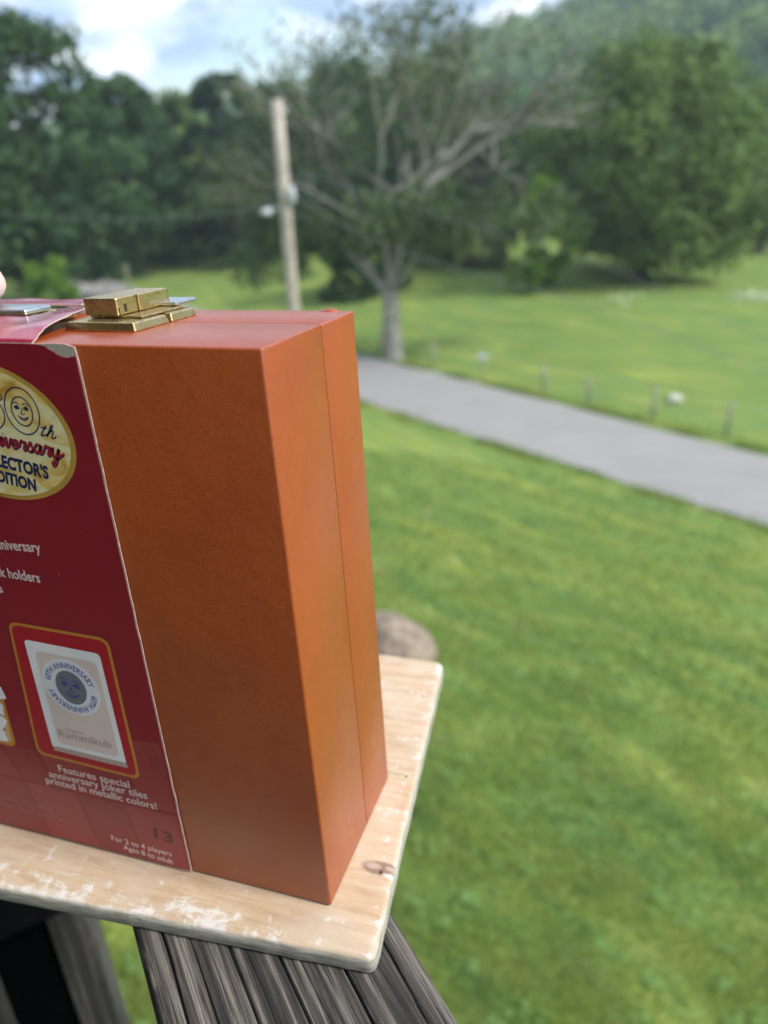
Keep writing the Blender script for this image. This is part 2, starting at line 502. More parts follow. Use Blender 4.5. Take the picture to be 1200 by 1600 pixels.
# ------------------------------------------------------------------ grass blades (stuff)
def leafmat(name, lo, hi, scale, trans=0.35, spec=0.2, big=None, streak=0):
    n = NB(name)
    v = n.map()
    f = n.noise(v, scale, 3, 0.6)
    c = n.ramp(f, [(0.3, lo), (0.7, hi)])
    if big is not None:
        f2 = n.noise(v, big[0], 3, 0.5)
        c = n.mix(n.ramp(f2, [(0.45, 0.0), (0.65, big[2])]), c, big[1])
    if streak: c = streaks(n, c, streak)
    n.b.inputs['Roughness'].default_value = 0.65
    n.b.inputs['Specular IOR Level'].default_value = spec
    n.link(c, n.b.inputs['Base Color'])
    tr = n.t.nodes.new('ShaderNodeBsdfTranslucent')
    n.link(c, tr.inputs['Color'])
    ms = n.t.nodes.new('ShaderNodeMixShader')
    ms.inputs[0].default_value = trans
    n.link(n.b.outputs[0], ms.inputs[1]); n.link(tr.outputs[0], ms.inputs[2])
    n.link(ms.outputs[0], n.out.inputs['Surface'])
    return n.m
BLADE = leafmat('grass_blades', (0.155, 0.265, 0.060), (0.340, 0.420, 0.105), 0.55, 0.5, big=(3.5, (0.30, 0.32, 0.13), 0.5), streak=1.0)
CLOVER = leafmat('clover_leaves', (0.15, 0.28, 0.08), (0.26, 0.42, 0.14), 6.0, 0.4)
def in_view(x, y, margin=0.1):
    p = cam_inv @ Vector((x, y, ground_z(x, y)))
    if p.z > -0.1: return False
    u = p.x / -p.z * 28.2 / 27.0; v = p.y / -p.z * 28.2 / 36.0
    return abs(u) < 0.5 + margin and abs(v) < 0.5 + margin
cam_inv = cam.matrix_world.inverted()
def blades(n_try, dmin, dmax, hgt, wid_):
    a = R(20) + rng.uniform(-0.75, 0.75, n_try)
    d = dmin * (dmax / dmin) ** rng.uniform(0, 1, n_try)
    x = CAM.x - np.sin(a) * d; y = CAM.y + np.cos(a) * d
    keep = []
    for i in range(n_try):
        s = (x[i] - CAM.x - 2.3) * NX + (y[i] - CAM.y - 16.9) * NY
        if s < 2.2 or vnoise(x[i], y[i], 2.3, 4) < rng.uniform(-1.2, 0.0): continue
        if in_view(x[i], y[i]): keep.append(i)
    x = x[keep]; y = y[keep]; n = len(keep); wid = wid_ * d[keep]
    z = np.array([ground_z(a_, b_) for a_, b_ in zip(x, y)])
    h = hgt * rng.uniform(0.45, 1.2, n) * (1 + 0.4 * np.array([vnoise(a_, b_, 1.6, 11) for a_, b_ in zip(x, y)]))
    t = rng.uniform(0, 2 * np.pi, n); lean = rng.uniform(0.2, 1.0, n) * h; lt = rng.uniform(0, 2 * np.pi, n)
    wx = np.cos(t) * wid; wy = np.sin(t) * wid
    V = np.empty((n, 5, 3))
    V[:, 0] = np.c_[x - wx, y - wy, z - 0.01]; V[:, 1] = np.c_[x + wx, y + wy, z - 0.01]
    mx_, my_ = x + np.cos(lt) * lean * 0.3, y + np.sin(lt) * lean * 0.3
    V[:, 2] = np.c_[mx_ + wx * .8, my_ + wy * .8, z + h * .6]; V[:, 3] = np.c_[mx_ - wx * .8, my_ - wy * .8, z + h * .6]
    V[:, 4] = np.c_[x + np.cos(lt) * lean, y + np.sin(lt) * lean, z + h]
    b = np.arange(n)[:, None] * 5
    T = np.concatenate([b + [0, 1, 2], b + [0, 2, 3], b + [3, 2, 4]], 0)
    return V.reshape(-1, 3), T
def join(parts):
    V = []; F = []; o = 0
    for v, f in parts: V.append(v); F.append(f + o); o += len(v)
    return np.concatenate(V), np.concatenate(F)
gv, gf = join([blades(190000, 2.2, 17, 0.048, 0.0011)])
tag(link_mesh('grass', np_mesh('grass', gv, gf), BLADE), 'green mown grass covering the slope below the deck', 'grass', kind='stuff')
def verge():
    n = 26000; along = rng.uniform(-8, 22, n); side = rng.integers(0, 2, n) * 2 - 1
    V = []; F = []; o = 0
    for k in range(n):
        pr_ = side[k] * (1.75 + abs(rng.normal()) * 0.22)
        x = CAM.x + 2.3 + UX * along[k] + NX * pr_; y = CAM.y + 16.9 + UY * along[k] + NY * pr_
        if vnoise(x, y, 1.1, 2) < rng.uniform(-0.5, 0.4): continue
        z = ground_z(x, y); h = rng.uniform(0.06, 0.24); t = rng.uniform(0, 3.14); lx, ly = rng.normal(size=2) * h * 0.4
        wx, wy = math.cos(t) * 0.012, math.sin(t) * 0.012
        V += [(x - wx, y - wy, z - .02), (x + wx, y + wy, z - .02), (x + lx, y + ly, z + h)]; F.append((o, o + 1, o + 2)); o += 3
    return link_mesh('verge_grass', np_mesh('verge_grass', V, F), BLADE)
tag(verge(), 'longer unmown grass along both edges of the road', 'grass', kind='stuff')
def clover():
    V = []; F = []; o = 0
    for k in range(150):
        a = R(20) + rng.uniform(-0.7, 0.7); d = 2.3 + 5.5 * rng.uniform() ** 1.3
        cx = CAM.x - math.sin(a) * d; cy = CAM.y + math.cos(a) * d
        if not in_view(cx, cy): continue
        rr = rng.uniform(0.04, 0.11)
        for j in range(16):
            x = cx + rng.normal() * rr * 0.6; y = cy + rng.normal() * rr * 0.6
            z = ground_z(x, y) + rng.uniform(0.03, 0.09)
            s = rng.uniform(0.008, 0.020); t = rng.uniform(0, 6.28); tl = rng.uniform(-0.4, 0.4)
            for q in range(3):
                t2 = t + q * 2.09
                px, py = math.cos(t2), math.sin(t2)
                V += [(x, y, z), (x + (px * .6 - py * .5) * s, y + (py * .6 + px * .5) * s, z + tl * s), (x + px * s * 1.25, y + py * s * 1.25, z + tl * s), (x + (px * .6 + py * .5) * s, y + (py * .6 - px * .5) * s, z - tl * s)]
                F.append((o, o + 1, o + 2, o + 3)); o += 4
    return link_mesh('clover', np_mesh('clover', V, F), CLOVER)
tag(clover(), 'low clover and broad weeds dotted through the mown grass', 'clover', kind='stuff')

# ------------------------------------------------------------------ trees
def leaf_cloud(centers, radii, per, size, flatten=0.85, droop=0.0):
    """leaf-sized quads spread over many clumps"""
    C_ = np.repeat(np.asarray(centers), per, 0); Rr = np.repeat(np.asarray(radii), per)
    n = len(C_)
    d = rng.normal(size=(n, 3)); d /= np.linalg.norm(d, axis=1)[:, None]
    r = Rr * rng.uniform(0.35, 1.12, n) ** 0.6
    P = C_ + d * r[:, None] * [1, 1, flatten]
    P[:, 2] -= droop * rng.uniform(0, 1, n) ** 2
    nrm = d * 0.6 + rng.normal(size=(n, 3)) * 0.6 + [0, 0, 0.3]
    nrm /= np.linalg.norm(nrm, axis=1)[:, None]
    a = np.cross(nrm, rng.normal(size=(n, 3))); a /= np.linalg.norm(a, axis=1)[:, None]
    b = np.cross(nrm, a)
    s = size * rng.uniform(0.6, 1.4, n)[:, None]
    V = np.stack([P - a * s, P + b * s * 0.55, P + a * s, P - b * s * 0.55], 1).reshape(-1, 3)
    F = np.arange(n)[:, None] * 4 + [0, 1, 2, 3]
    return V, F
def crown_centers(h, wd, base, n, top=1.0):
    """clump centres through an uneven crown envelope"""
    out = []; rad = []
    lob = rng.uniform(0, 6.28, 4)
    while len(out) < n:
        u = rng.uniform(0, 1); th = rng.uniform(0, 2 * np.pi)
        env = (math.sin(math.pi * min(1, u * 0.78 + 0.14)) ** 0.7) * (1 + 0.20 * math.sin(2 * th + lob[0]) + 0.15 * math.sin(3 * th + 5 * u + lob[1]) + 0.12 * math.sin(9 * u + lob[2]))
        rr = wd / 2 * env * rng.uniform(0.02, 1.0) ** 0.5
        r_ = wd * rng.uniform(0.05, 0.135)
        out.append((rr * math.cos(th), rr * math.sin(th), base + u * (h - base) * top - r_ * 0.3)); rad.append(r_)
    return np.array(out), np.array(rad)
def limbs(h, wd, base, r0, n=7, lean=0.0):
    parts = []
    top = Vector((lean, lean * 0.4, h * 0.82))
    pts = [Vector((0, 0, -0.3)), Vector((0.02 * h * rng.normal(), 0.0, base * 0.6)), Vector((lean * 0.4 + 0.02 * h * rng.normal(), 0.02 * h * rng.normal(), h * 0.5)), top]
    parts.append(tube_np(pts, [r0 * 1.45, r0, r0 * 0.6, r0 * 0.12], 9))
    for k in range(n):
        t = 0.25 + 0.6 * k / n
        a = k * 2.4 + rng.uniform(0, 0.6)
        s = Vector((lean * t * 0.5, 0, base * 0.7 + (h * 0.78 - base * 0.7) * (k / n)))
        ln = wd * 0.42 * (1 - 0.45 * k / n)
        e = s + Vector((math.cos(a) * ln, math.sin(a) * ln, ln * rng.uniform(0.35, 0.8)))
        m = (s + e) / 2 + Vector((0, 0, ln * 0.1))
        rr = r0 * (0.5 - 0.3 * k / n)
        parts.append(tube_np([s, m, e], [rr, rr * 0.6, rr * 0.15], 6))
    V = []; F = []; o = 0
    for v, f in parts:
        V += [tuple(p) for p in v]; F += [tuple(i + o for i in q) for q in f]; o += len(v)
    return V, F
BARK = flat('grey_brown_bark', (0.085, 0.070, 0.058), 0.9, scale=6, var=0.35)
BARK_PALE = flat('pale_grey_bark', (0.27, 0.26, 0.23), 0.9, scale=3, var=0.35)
BARK_DARK = flat('dark_bark', (0.035, 0.028, 0.024), 0.9, scale=6, var=0.3)
FOL = {
 'dark': leafmat('dark_green_foliage', (0.032, 0.070, 0.026), (0.075, 0.135, 0.045), 0.5, 0.25),
 'bluish': leafmat('blue_green_foliage', (0.018, 0.040, 0.024), (0.034, 0.068, 0.038), 0.5, 0.2),
 'mid': leafmat('mid_green_foliage', (0.095, 0.155, 0.038), (0.175, 0.250, 0.068), 0.45, 0.3),
 'grey': leafmat('grey_green_foliage', (0.090, 0.110, 0.065), (0.160, 0.175, 0.110), 0.5, 0.3),
 'light': leafmat('bright_green_foliage', (0.090, 0.180, 0.018), (0.170, 0.280, 0.035), 0.8, 0.35),
}
def tree(name, az, d, h, wd, kind, label, cat='tree', base=None, n=90, per=90, leaf=0.20, r0=0.22, bark=BARK, group=None, flatten=0.85):
    p = polar(az, d); p.z = ground_z(p.x, p.y)
    base = h * 0.14 if base is None else base
    t = root(name, p, label, cat, group)
    V, F = limbs(h, wd, max(base, 0.4), r0)
    o = pm('trunk', V, F, bark, None, True); o.parent = t
    c, r_ = crown_centers(h, wd, base, n)
    v, f = leaf_cloud(c, r_, per, leaf, flatten)
    o = link_mesh('crown', np_mesh('crown', v, f), FOL[kind]); o.parent = t
    o.rotation_euler.z = 0
    return t
tree('broadleaf_tree', 40.5, 48, 13.4, 9.5, 'dark', 'tallest dark green tree filling the top left corner', n=120, per=120, leaf=.22)
tree('broadleaf_tree', 48.0, 46, 14.5, 10, 'dark', 'dark tree mostly cut off by the left edge of the photo', n=70, per=80, leaf=.26)
tree('broadleaf_tree', 35.0, 57, 11.4, 8.5, 'dark', 'rounded green tree just right of the tallest left tree', n=110, per=110)
tree('broadleaf_tree', 31.6, 64, 10.6, 6.5, 'mid', 'paler green tree between the left tree mass and the dark blue green tree', n=80, per=90)
tree('conifer_tree', 28.6, 56, 11.0, 6.2, 'bluish', 'dark blue green tree behind and left of the utility pole', n=90, per=110)
tree('broadleaf_tree', 25.0, 60, 10.6, 7.5, 'dark', 'dark tree directly behind the wooden utility pole', n=90, per=90)
tree('broadleaf_tree', 20.8, 58, 11.4, 8.5, 'dark', 'dark green tree behind the left half of the pale sparse tree', n=90, per=90)
tree('broadleaf_tree', 16.2, 60, 11.0, 9.0, 'mid', 'green tree behind the right half of the pale sparse tree', n=90, per=80, bark=BARK_PALE)
tree('broadleaf_tree', 11.6, 56, 9.6, 7.4, 'grey', 'greyish thin leaved tree with pale limbs left of the large round tree', n=60, per=70, bark=BARK_PALE, r0=.25)
tree('broadleaf_tree', 8.0, 62, 9.0, 6.0, 'grey', 'small pale tree peeking out behind the left side of the large round tree', n=60, per=70, bark=BARK_PALE)
tree('round_tree', 1.6, 42, 10.0, 10.6, 'mid', 'large round full green tree standing in the field on the right', base=1.15, n=210, per=130, leaf=.17, r0=.3, bark=BARK_DARK)
tree('broadleaf_tree', -5.2, 52, 8.6, 6.5, 'mid', 'green tree cut off by the right edge behind the large round tree', n=80, per=80)
tree('leafy_shrub', 8.2, 38, 4.7, 3.4, 'light', 'bright yellow green shrub left of the large round tree', 'shrub', base=0.1, n=50, per=80, leaf=.13, r0=.08)
tree('leafy_shrub', 12.3, 45, 4.8, 4.4, 'grey', 'grey green shrubby tree right of the pale sparse tree at field edge', 'shrub', base=0.1, n=60, per=70, leaf=.15, r0=.1)
tree('leafy_shrub', 15.6, 47, 4.6, 4.6, 'mid', 'low dark green shrub just behind the trunk of the pale sparse tree', 'shrub', base=0.1, n=60, per=80, leaf=.15, r0=.1)
tree('leafy_shrub', 41.0, 40, 2.9, 3.0, 'light', 'bright green round shrub under the trees at far left', 'shrub', base=0.05, n=40, per=80, leaf=.12, r0=.07)
tree('leafy_shrub', 20.6, 40, 5.2, 5.6, 'dark', 'dark shady shrub between the utility pole and the pale sparse tree', 'shrub', base=0.1, n=70, per=90, leaf=.15, r0=.1)
# undergrowth closing the foot of the woods
c = []; r_ = []
for k in range(330):
    az = rng.uniform(5, 52); d = rng.uniform(60, 74)
    p = polar(az, d); c.append((p.x, p.y, ground_z(p.x, p.y) + rng.uniform(0.2, 5.2))); r_.append(rng.uniform(0.9, 1.8))
for k in range(70):
    az = rng.uniform(-16, 6); d = rng.uniform(54, 64)
    p = polar(az, d); c.append((p.x, p.y, ground_z(p.x, p.y) + rng.uniform(0.2, 2.6))); r_.append(rng.uniform(0.9, 1.6))
v, f = leaf_cloud(c, r_, 90, 0.24)
tag(link_mesh('undergrowth', np_mesh('undergrowth', v, f), FOL['dark']), 'dark shady undergrowth at the foot of the woods', 'undergrowth', kind='stuff')

# pale sparse tree (centre)
def sparse_tree():
    p = polar(18.75, 28.0); p.z = ground_z(p.x, p.y)
    t = root('sparse_tree', p, 'pale barked sparse tree with thin leaves standing beside the road', 'tree')
    V = []; F = []; tips = []
    def br(a, d, ln, r, lev):
        nonlocal V, F
        b1 = a + d * ln * 0.5 + Vector(rng.normal(size=3)) * ln * 0.06
        b2 = a + d * ln + Vector(rng.normal(size=3)) * ln * 0.08
        v, f = tube_np([a, b1, b2], [r, r * 0.82, r * 0.62], 7 if lev < 2 else 5)
        o = len(V); V += [tuple(q) for q in v]; F += [tuple(i + o for i in q) for q in f]
        if lev >= 3: tips.append(b2); tips.append(b1)
        if lev >= 5: return
        k = 3 if lev < 4 else 2
        for i in range(k):
            nd = (d + Vector(rng.normal(size=3)) * (0.42 if lev else 0.30)).normalized()
            nd.z = max(nd.z, -0.05) + (0.22 if lev < 3 else 0.04); nd.normalize()
            br(b2 if i else b1.lerp(b2, 0.6), nd, ln * rng.uniform(0.66, 0.86), r * (0.62 if i else 0.55), lev + 1)
    v, f = tube_np([(0, 0, -0.3), (0.03, 0, 0.15), (0, 0.05, 1.4), (0.05, 0, 2.4)], [0.46, 0.35, 0.29, 0.27], 12)
    V += [tuple(q) for q in v]; F += [tuple(q) for q in f]
    for dx, dy, dz, ln, r in ((-0.42, 0.1, 1, 3.0, 0.13), (0.40, -0.1, 1, 3.3, 0.15), (0.05, 0.4, 1.2, 3.2, 0.14), (0.0, -0.35, 1.1, 2.8, 0.11), (0.62, 0.2, 0.85, 2.6, 0.08), (-0.8, 0.0, 0.8, 2.5, 0.08)):
        br(Vector((0.05 + dx * 0.1, dy * 0.1, 2.2)), Vector((dx, dy, dz)).normalized(), ln, r, 1)
    o = pm('trunk', V, F, BARK_PALE, None, True); o.parent = t
    tips_ = np.array([tuple(q) for q in tips])
    v, f = leaf_cloud(tips_, rng.uniform(0.25, 0.6, len(tips_)), np.where(tips_[:, 2] > 7.0, 9, 16), 0.08, 0.9, 0.3)
    v2, f2 = leaf_cloud(tips_[rng.choice(len(tips_), 130)] * [0.85, 0.85, 0.42] + [0, 0, 1.0], rng.uniform(0.4, 0.8, 130), 90, 0.1, 0.8, 0.3)
    V, F = join([(v, f), (v2, f2)])
    o = link_mesh('crown', np_mesh('crown', V, F), leafmat('thin_olive_foliage', (0.055, 0.095, 0.038), (0.120, 0.165, 0.070), 0.7, 0.3)); o.parent = t
sparse_tree()

# ------------------------------------------------------------------ hill
def ridge(az):
    pts = [(-60, 9), (-30, 12), (-15, 11.2), (-8, 10.0), (0, 7.6), (7, 5.7), (10.5, 5.0), (14.3, 4.3), (17, 3.4), (19.5, 2.6), (23.5, 2.0), (30, 1.8), (40, 1.0), (60, 0.5), (90, .3)]
    for (a0, e0), (a1, e1) in zip(pts, pts[1:]):
        if az <= a1: return e0 + (e1 - e0) * (az - a0) / (a1 - a0)
    return 0.3
def hill_z(az, d):
    H = 330 * math.tan(R(ridge(az))) + 6.0
    t = min(max((d - 95) / 235, 0), 1)
    s = t * t * (3 - 2 * t) * 0.6 + 0.4 * t
    if d > 330: s = 1 - 0.4 * min(1, (d - 330) / 200)
    p = polar(az, d)
    return -7.2 + s * H + 5.0 * s * vnoise(p.x, p.y, 0.012, 2) * (1 - s) * 2
azs = np.linspace(-62, 88, 90); ds = np.concatenate([np.linspace(92, 330, 26), np.linspace(345, 560, 8)])
V = []; F = []
for d in ds:
    for a in azs:
        p = polar(a, d); V.append((p.x, p.y, hill_z(a, d) - 1.0))
na = len(azs)
F = [(j * na + i, j * na + i + 1, (j + 1) * na + i + 1, (j + 1) * na + i) for j in range(len(ds) - 1) for i in range(na - 1)]
HILLG = flat('wooded_hillside_ground', (0.022, 0.045, 0.014), 0.95, scale=0.1, var=0.3)
tag(pm('hill', V, F, HILLG, None, True), kind='structure')
c = []; r_ = []
for k in range(2100):
    az = rng.uniform(-20, 46) if k < 1850 else rng.uniform(-60, 80); d = math.sqrt(rng.uniform(100 ** 2, 345 ** 2))
    p = polar(az, d); rr = rng.uniform(3.2, 5.6)
    z = hill_z(az, d) + rr * 0.5
    for q in range(5):
        off = rng.normal(size=3) * rr * 0.45
        c.append((p.x + off[0], p.y + off[1], z + abs(off[2]) * 0.9)); r_.append(rr * rng.uniform(0.32, 0.6))
v, f = leaf_cloud(c, r_, 17, 0.95, 0.9)
FOREST = leafmat('hill_forest_foliage', (0.055, 0.120, 0.045), (0.110, 0.200, 0.070), 0.05, 0.35, big=(0.03, (0.24, 0.32, 0.07), 0.9))
tag(link_mesh('hill_forest', np_mesh('hill_forest', v, f), FOREST), 'hazy green wood covering the hillside behind the field', 'forest', kind='stuff')

# ------------------------------------------------------------------ pole, wires, fence, bits in the field
PW = flat('weathered_pole_wood', (0.36, 0.32, 0.27), 0.85, scale=5, var=0.2)
GALV = flat('galvanised_metal', (0.55, 0.58, 0.60), 0.4, 0.6)
PWHITE = flat('white_plastic', (0.48, 0.52, 0.53), 0.4)
pp = polar(25.75, 18.0); pp.z = ground_z(pp.x, pp.y)
topz = CAM.z + 18 * math.tan(R(2.75))
pt = polar(25.15, 18.0)
t = root('utility_pole', pp, 'tall pale wooden utility pole with a lamp rising behind the case', 'utility pole')
ax = Vector((pt.x - pp.x, pt.y - pp.y, topz - pp.z))
def pol(k): return pp + ax * k
tube_obj('pole', [pol(-0.04), pol(0.3), pol(0.7), pol(1.0)], [0.150, 0.140, 0.125, 0.112], PW, t, 16)
rt = Vector((math.cos(YAW), math.sin(YAW), 0)); fw = Vector((-math.sin(YAW), math.cos(YAW), 0))
zk = lambda z: (z - pp.z) / (topz - pp.z)
q = pol(zk(CAM.z - 0.90)) + rt * 0.16 - fw * 0.12
bmm = bmesh.new(); bmesh.ops.create_uvsphere(bmm, u_segments=14, v_segments=10, radius=1)
bmesh.ops.scale(bmm, vec=(0.08, 0.08, 0.19), verts=bmm.verts); bmesh.ops.translate(bmm, vec=q, verts=bmm.verts)
bm_obj('transformer_can', bmm, PWHITE, t, True)
q = pol(zk(CAM.z - 1.20))
tube_obj('lamp_arm', [q, q - rt * 0.25 + Vector((0, 0, 0.05)), q - rt * 0.45 + Vector((0, 0, 0.04))], 0.02, GALV, t)
bmm = bmesh.new(); bmesh.ops.create_cone(bmm, cap_ends=True, segments=16, radius1=0.15, radius2=0.08, depth=0.11)
bmesh.ops.translate(bmm, vec=q - rt * 0.40 + Vector((0, 0, 0.0)), verts=bmm.verts)
bm_obj('lamp_shade', bmm, PWHITE, t, True)
tube_obj('pole_bracket', [pol(0.97) - rt * 0.15, pol(0.97) + rt * 0.18], 0.02, GALV, t)
WIRE = flat('grey_power_wire', (0.22, 0.24, 0.23), 0.5)
def wire(label, pts, r_=0.006):
    P = [Vector(p) for p in pts]
    out = [Vector(cr(P, i / 30 * (len(P) - 1 - 1e-6))) for i in range(31)]
    o = tube_obj('power_line', out, r_, WIRE, None, 6)
    tag(o, label, 'wire')
def onray(px, py, d):
    """world point seen at photo pixel (px,py), used only to read off where a wire hangs"""
    v = cam.matrix_world.to_3x3() @ Vector(((px - 600) / 1253.0, -(py - 800) / 1253.0, -1))
    h = math.hypot(v.x, v.y)
    return CAM + v * (d / h)
wire('lower power line sagging from the pole across the right side field', [onray(443, 300, 18), onray(622, 391, 14.5), onray(870, 462, 11.5), onray(1200, 582, 9.0), onray(1700, 770, 7)])
wire('upper thinner power line above the field at right', [onray(443, 262, 18), onray(700, 340, 14.8), onray(925, 408, 12.8), onray(1200, 534, 10.6), onray(1700, 760, 8.5)], 0.004)
wire('power line running left from the pole in front of the dark trees', [onray(443, 320, 18), onray(250, 341, 23), onray(0, 335, 30), onray(-500, 290, 45)], 0.008)

FP = flat('grey_fence_post_wood', (0.26, 0.26, 0.20), 0.9, scale=8)
def gp(x, y, z=0): return Vector((x, y, ground_z(x, y) + z))
fp = root('wire_fence', gp(*polar(3, 22).xy), 'old fence of thin grey posts and wire along the far side of the road', 'fence')
posts = []
base = Vector((2.3 + CAM.x, 16.9 + CAM.y)); 
for k, off in enumerate((-7.0, -4.2, -1.6, 0.4, 2.2, 4.3, 6.2, 8.0, 12.6, 15.6)):
    q = base + Vector((UX, UY)) * off + Vector((-NX, -NY)) * (2.35 + 0.12 * math.sin(k * 3))
    g0 = gp(q.x, q.y)
    posts.append(g0)
    tube_obj('fence_post', [g0 - Vector((0, 0, .2)), g0 + Vector((0.03 * math.sin(k * 5), 0.02, 0.5)), g0 + Vector((0.07 * math.sin(k * 5), 0.03, 0.86 + .08 * math.sin(k * 7)))], [0.055, 0.05, 0.045], FP, fp, 8)
for hgt in (0.45, 0.85):
    tube_obj('fence_wire', [a + Vector((0, 0, hgt - 0.04 * (i % 2))) for i, a in enumerate(posts)], 0.004, GALV, fp, 4)
# sign/marker by the road
q = gp(*(base + Vector((UX, UY)) * 10.4 + Vector((-NX, -NY)) * 2.35))
t = root('mailbox', q, 'small pale box on a thin post beside the road', 'mailbox')
tube_obj('post', [q - Vector((0, 0, .2)), q + Vector((0, 0, 0.62))], 0.028, FP, t)
bmm = bmesh.new(); bx(bmm, -0.13, 0.13, -0.08, 0.08, 0.60, 0.76); bevel(bmm, 0.04, 3, [e for e in bmm.edges if abs(e.verts[0].co.z - .76) < 1e-4 and abs(e.verts[1].co.z - .76) < 1e-4 and abs(e.verts[0].co.x - e.verts[1].co.x) > .1])
bmesh.ops.translate(bmm, vec=q, verts=bmm.verts); bm_obj('box', bmm, PWHITE, t, False)
def rock(name, loc, dims, mat, label, cat='rock', seed=1.0, sub=4, amp=0.25, parent=None):
    bmm = bmesh.new(); bmesh.ops.create_icosphere(bmm, subdivisions=sub, radius=1)
    for v in bmm.verts:
        k = 1 + amp * mnoise.noise(v.co * 1.3 + Vector((seed, 0, 0))) + amp * 0.4 * mnoise.noise(v.co * 4 + Vector((0, seed, 0))) + amp * .15 * mnoise.noise(v.co * 11)
        v.co = Vector((v.co.x * dims[0] * k, v.co.y * dims[1] * k, v.co.z * dims[2] * k)) + Vector(loc)
    return tag(bm_obj(name, bmm, mat, None, True), label, cat)
ROCKM = NB('brown_grey_stone'); a = ROCKM.noise(ROCKM.map((5, 5, 2)), 2.2, 7, 0.7)
ROCKM = ROCKM.done(ROCKM.ramp(a, [(0.33, (0.09, 0.065, 0.048)), (0.5, (0.22, 0.17, 0.13)), (0.66, (0.42, 0.36, 0.29))]), 0.9, 0, ROCKM.bump(a, 0.8, 0.03))
q = polar(20.6, 6.3); q.z = ground_z(q.x, q.y)
rock('boulder', (q.x, q.y, q.z + 0.02), (0.42, 0.38, 0.36), ROCKM, 'weathered brown grey boulder in the grass behind the far corner of the board', seed=4)
WROCK = flat('pale_stone', (0.50, 0.52, 0.46), 0.8)
q = polar(-1.05, 22.4); q.z = ground_z(q.x, q.y)
rock('stone', (q.x, q.y, q.z + 0.1), (0.22, 0.15, 0.12), WROCK, 'small white stone in the grass beyond the road at right', seed=9, sub=3)
PET = flat('white_petals', (0.55, 0.60, 0.48), 0.7)
c = []; r_ = []
for k in range(90):
    az, d = (rng.normal(-5.2, 0.9), rng.normal(36.5, 0.9)) if k < 65 else (rng.normal(2.6, 0.6), rng.normal(35.5, 0.8))
    q = polar(az, d); c.append((q.x, q.y, ground_z(q.x, q.y) + rng.uniform(0.1, 0.3))); r_.append(0.12)
v, f = leaf_cloud(c, r_, 6, 0.04)
tag(link_mesh('wildflowers', np_mesh('wildflowers', v, f), PET), 'scattered white wildflowers in the far field at right', 'wildflowers', kind='stuff')
for k, (az, d, hh) in enumerate(((37.6, 47, 1.5), (36.2, 50, 1.5))):
    q = polar(az, d); g0 = gp(q.x, q.y)
    o = tube_obj('field_post', [g0 - Vector((0, 0, .2)), g0 + Vector((0, 0, hh))], 0.07, FP, None)
    tag(o, ['left thin post standing beside the road bend at far left', 'right thin post standing beside the road bend at far left'][k], 'post', 'posts by the far road bend')

# ------------------------------------------------------------------ deck and railing
DIRT = Vector((-0.715, 0.699, 0)); DIRN = Vector((0.699, 0.715, 0))   # along / across the rail
ANG = math.atan2(DIRT.y, DIRT.x)
rail = root('deck_railing', (0, 0, -1.0), 'dark weathered deck railing with deeply cracked cap under the board', 'railing')
# cap: local x along rail, local y across (positive = house side)
def cap_mesh():
    ts = np.concatenate([np.linspace(-1.6, -0.2, 30)[:-1], np.linspace(-0.2, 0.16, 150), np.linspace(0.16, 0.24, 6)[1:]])
    ns = np.linspace(-0.0255, 0.0805, 240)
    cracks = [(-0.0130, .0006, .0030), (-0.0030, .0003, .0012), (0.0050, .0008, .0042), (0.0175, .0004, .0018), (0.0240, .0008, .0046), (0.0365, .0004, .0016), (0.0430, .0009, .0050), (0.0520, .0004, .0018), (0.0590, .0007, .0040), (0.0700, .0007, .0034)]
    V = []; F = []
    for t in ts:
        for n in ns:
            wv = n + 0.0045 * mnoise.noise(Vector((t * 7, n * 22, 1.7))) + 0.0007 * mnoise.noise(Vector((t * 22, n * 60, 4)))
            z = 0.0004 * mnoise.noise(Vector((t * 9, n * 260, 0))) + 0.00025 * mnoise.noise(Vector((t * 25, n * 800, 2)))
            for i, (cn, cw, cd) in enumerate(cracks):
                dd = (wv - cn) / (0.42 * cw * (0.7 + 0.8 * (mnoise.noise(Vector((t * 7, i * 3.1, 0))) + 0.5)) + 1e-5)
                z -= 0.9 * cd * min(1.2, max(0.08, 0.75 + 1.6 * mnoise.noise(Vector((t * 11, i * 7.3, 2))))) * math.exp(-dd * dd)
                z -= 0.00015 * math.exp(-((wv - cn) / 0.0012) ** 2)
            e = min(n + 0.0255, 0.0805 - n)
            if e < 0.003: z -= (0.003 - e) ** 2 / 0.003 * 1.1
            V.append((t, n, z))
    m = len(ns)
    for j in range(len(ts) - 1):
        for i in range(m - 1): F.append((j * m + i, (j + 1) * m + i, (j + 1) * m + i + 1, j * m + i + 1))
    # skirts and underside
    o = len(V); L_ = len(ts)
    for t in ts: V.append((t, ns[0], -0.038)); V.append((t, ns[-1], -0.038))
    for j in range(L_ - 1):
        F.append((j * m, o + 2 * j, o + 2 * j + 2, (j + 1) * m))
        F.append(((j + 1) * m + m - 1, o + 2 * j + 3, o + 2 * j + 1, j * m + m - 1))
        F.append((o + 2 * j, o + 2 * j + 1, o + 2 * j + 3, o + 2 * j + 2))
    F.append(tuple([i for i in range(m)] + [o + 1, o]))
    F.append(tuple([(L_ - 1) * m + i for i in range(m)][::-1] + [o + 2 * L_ - 2, o + 2 * L_ - 1]))
    return V, F
V, F = cap_mesh()
o = pm('rail_cap', V, F, RAILWOOD, None, True)
o.parent = rail; o.matrix_parent_inverse = Matrix.Translation((0, 0, 1.0))
o.rotation_euler.z = ANG; o.location = (0, 0, -0.0092)
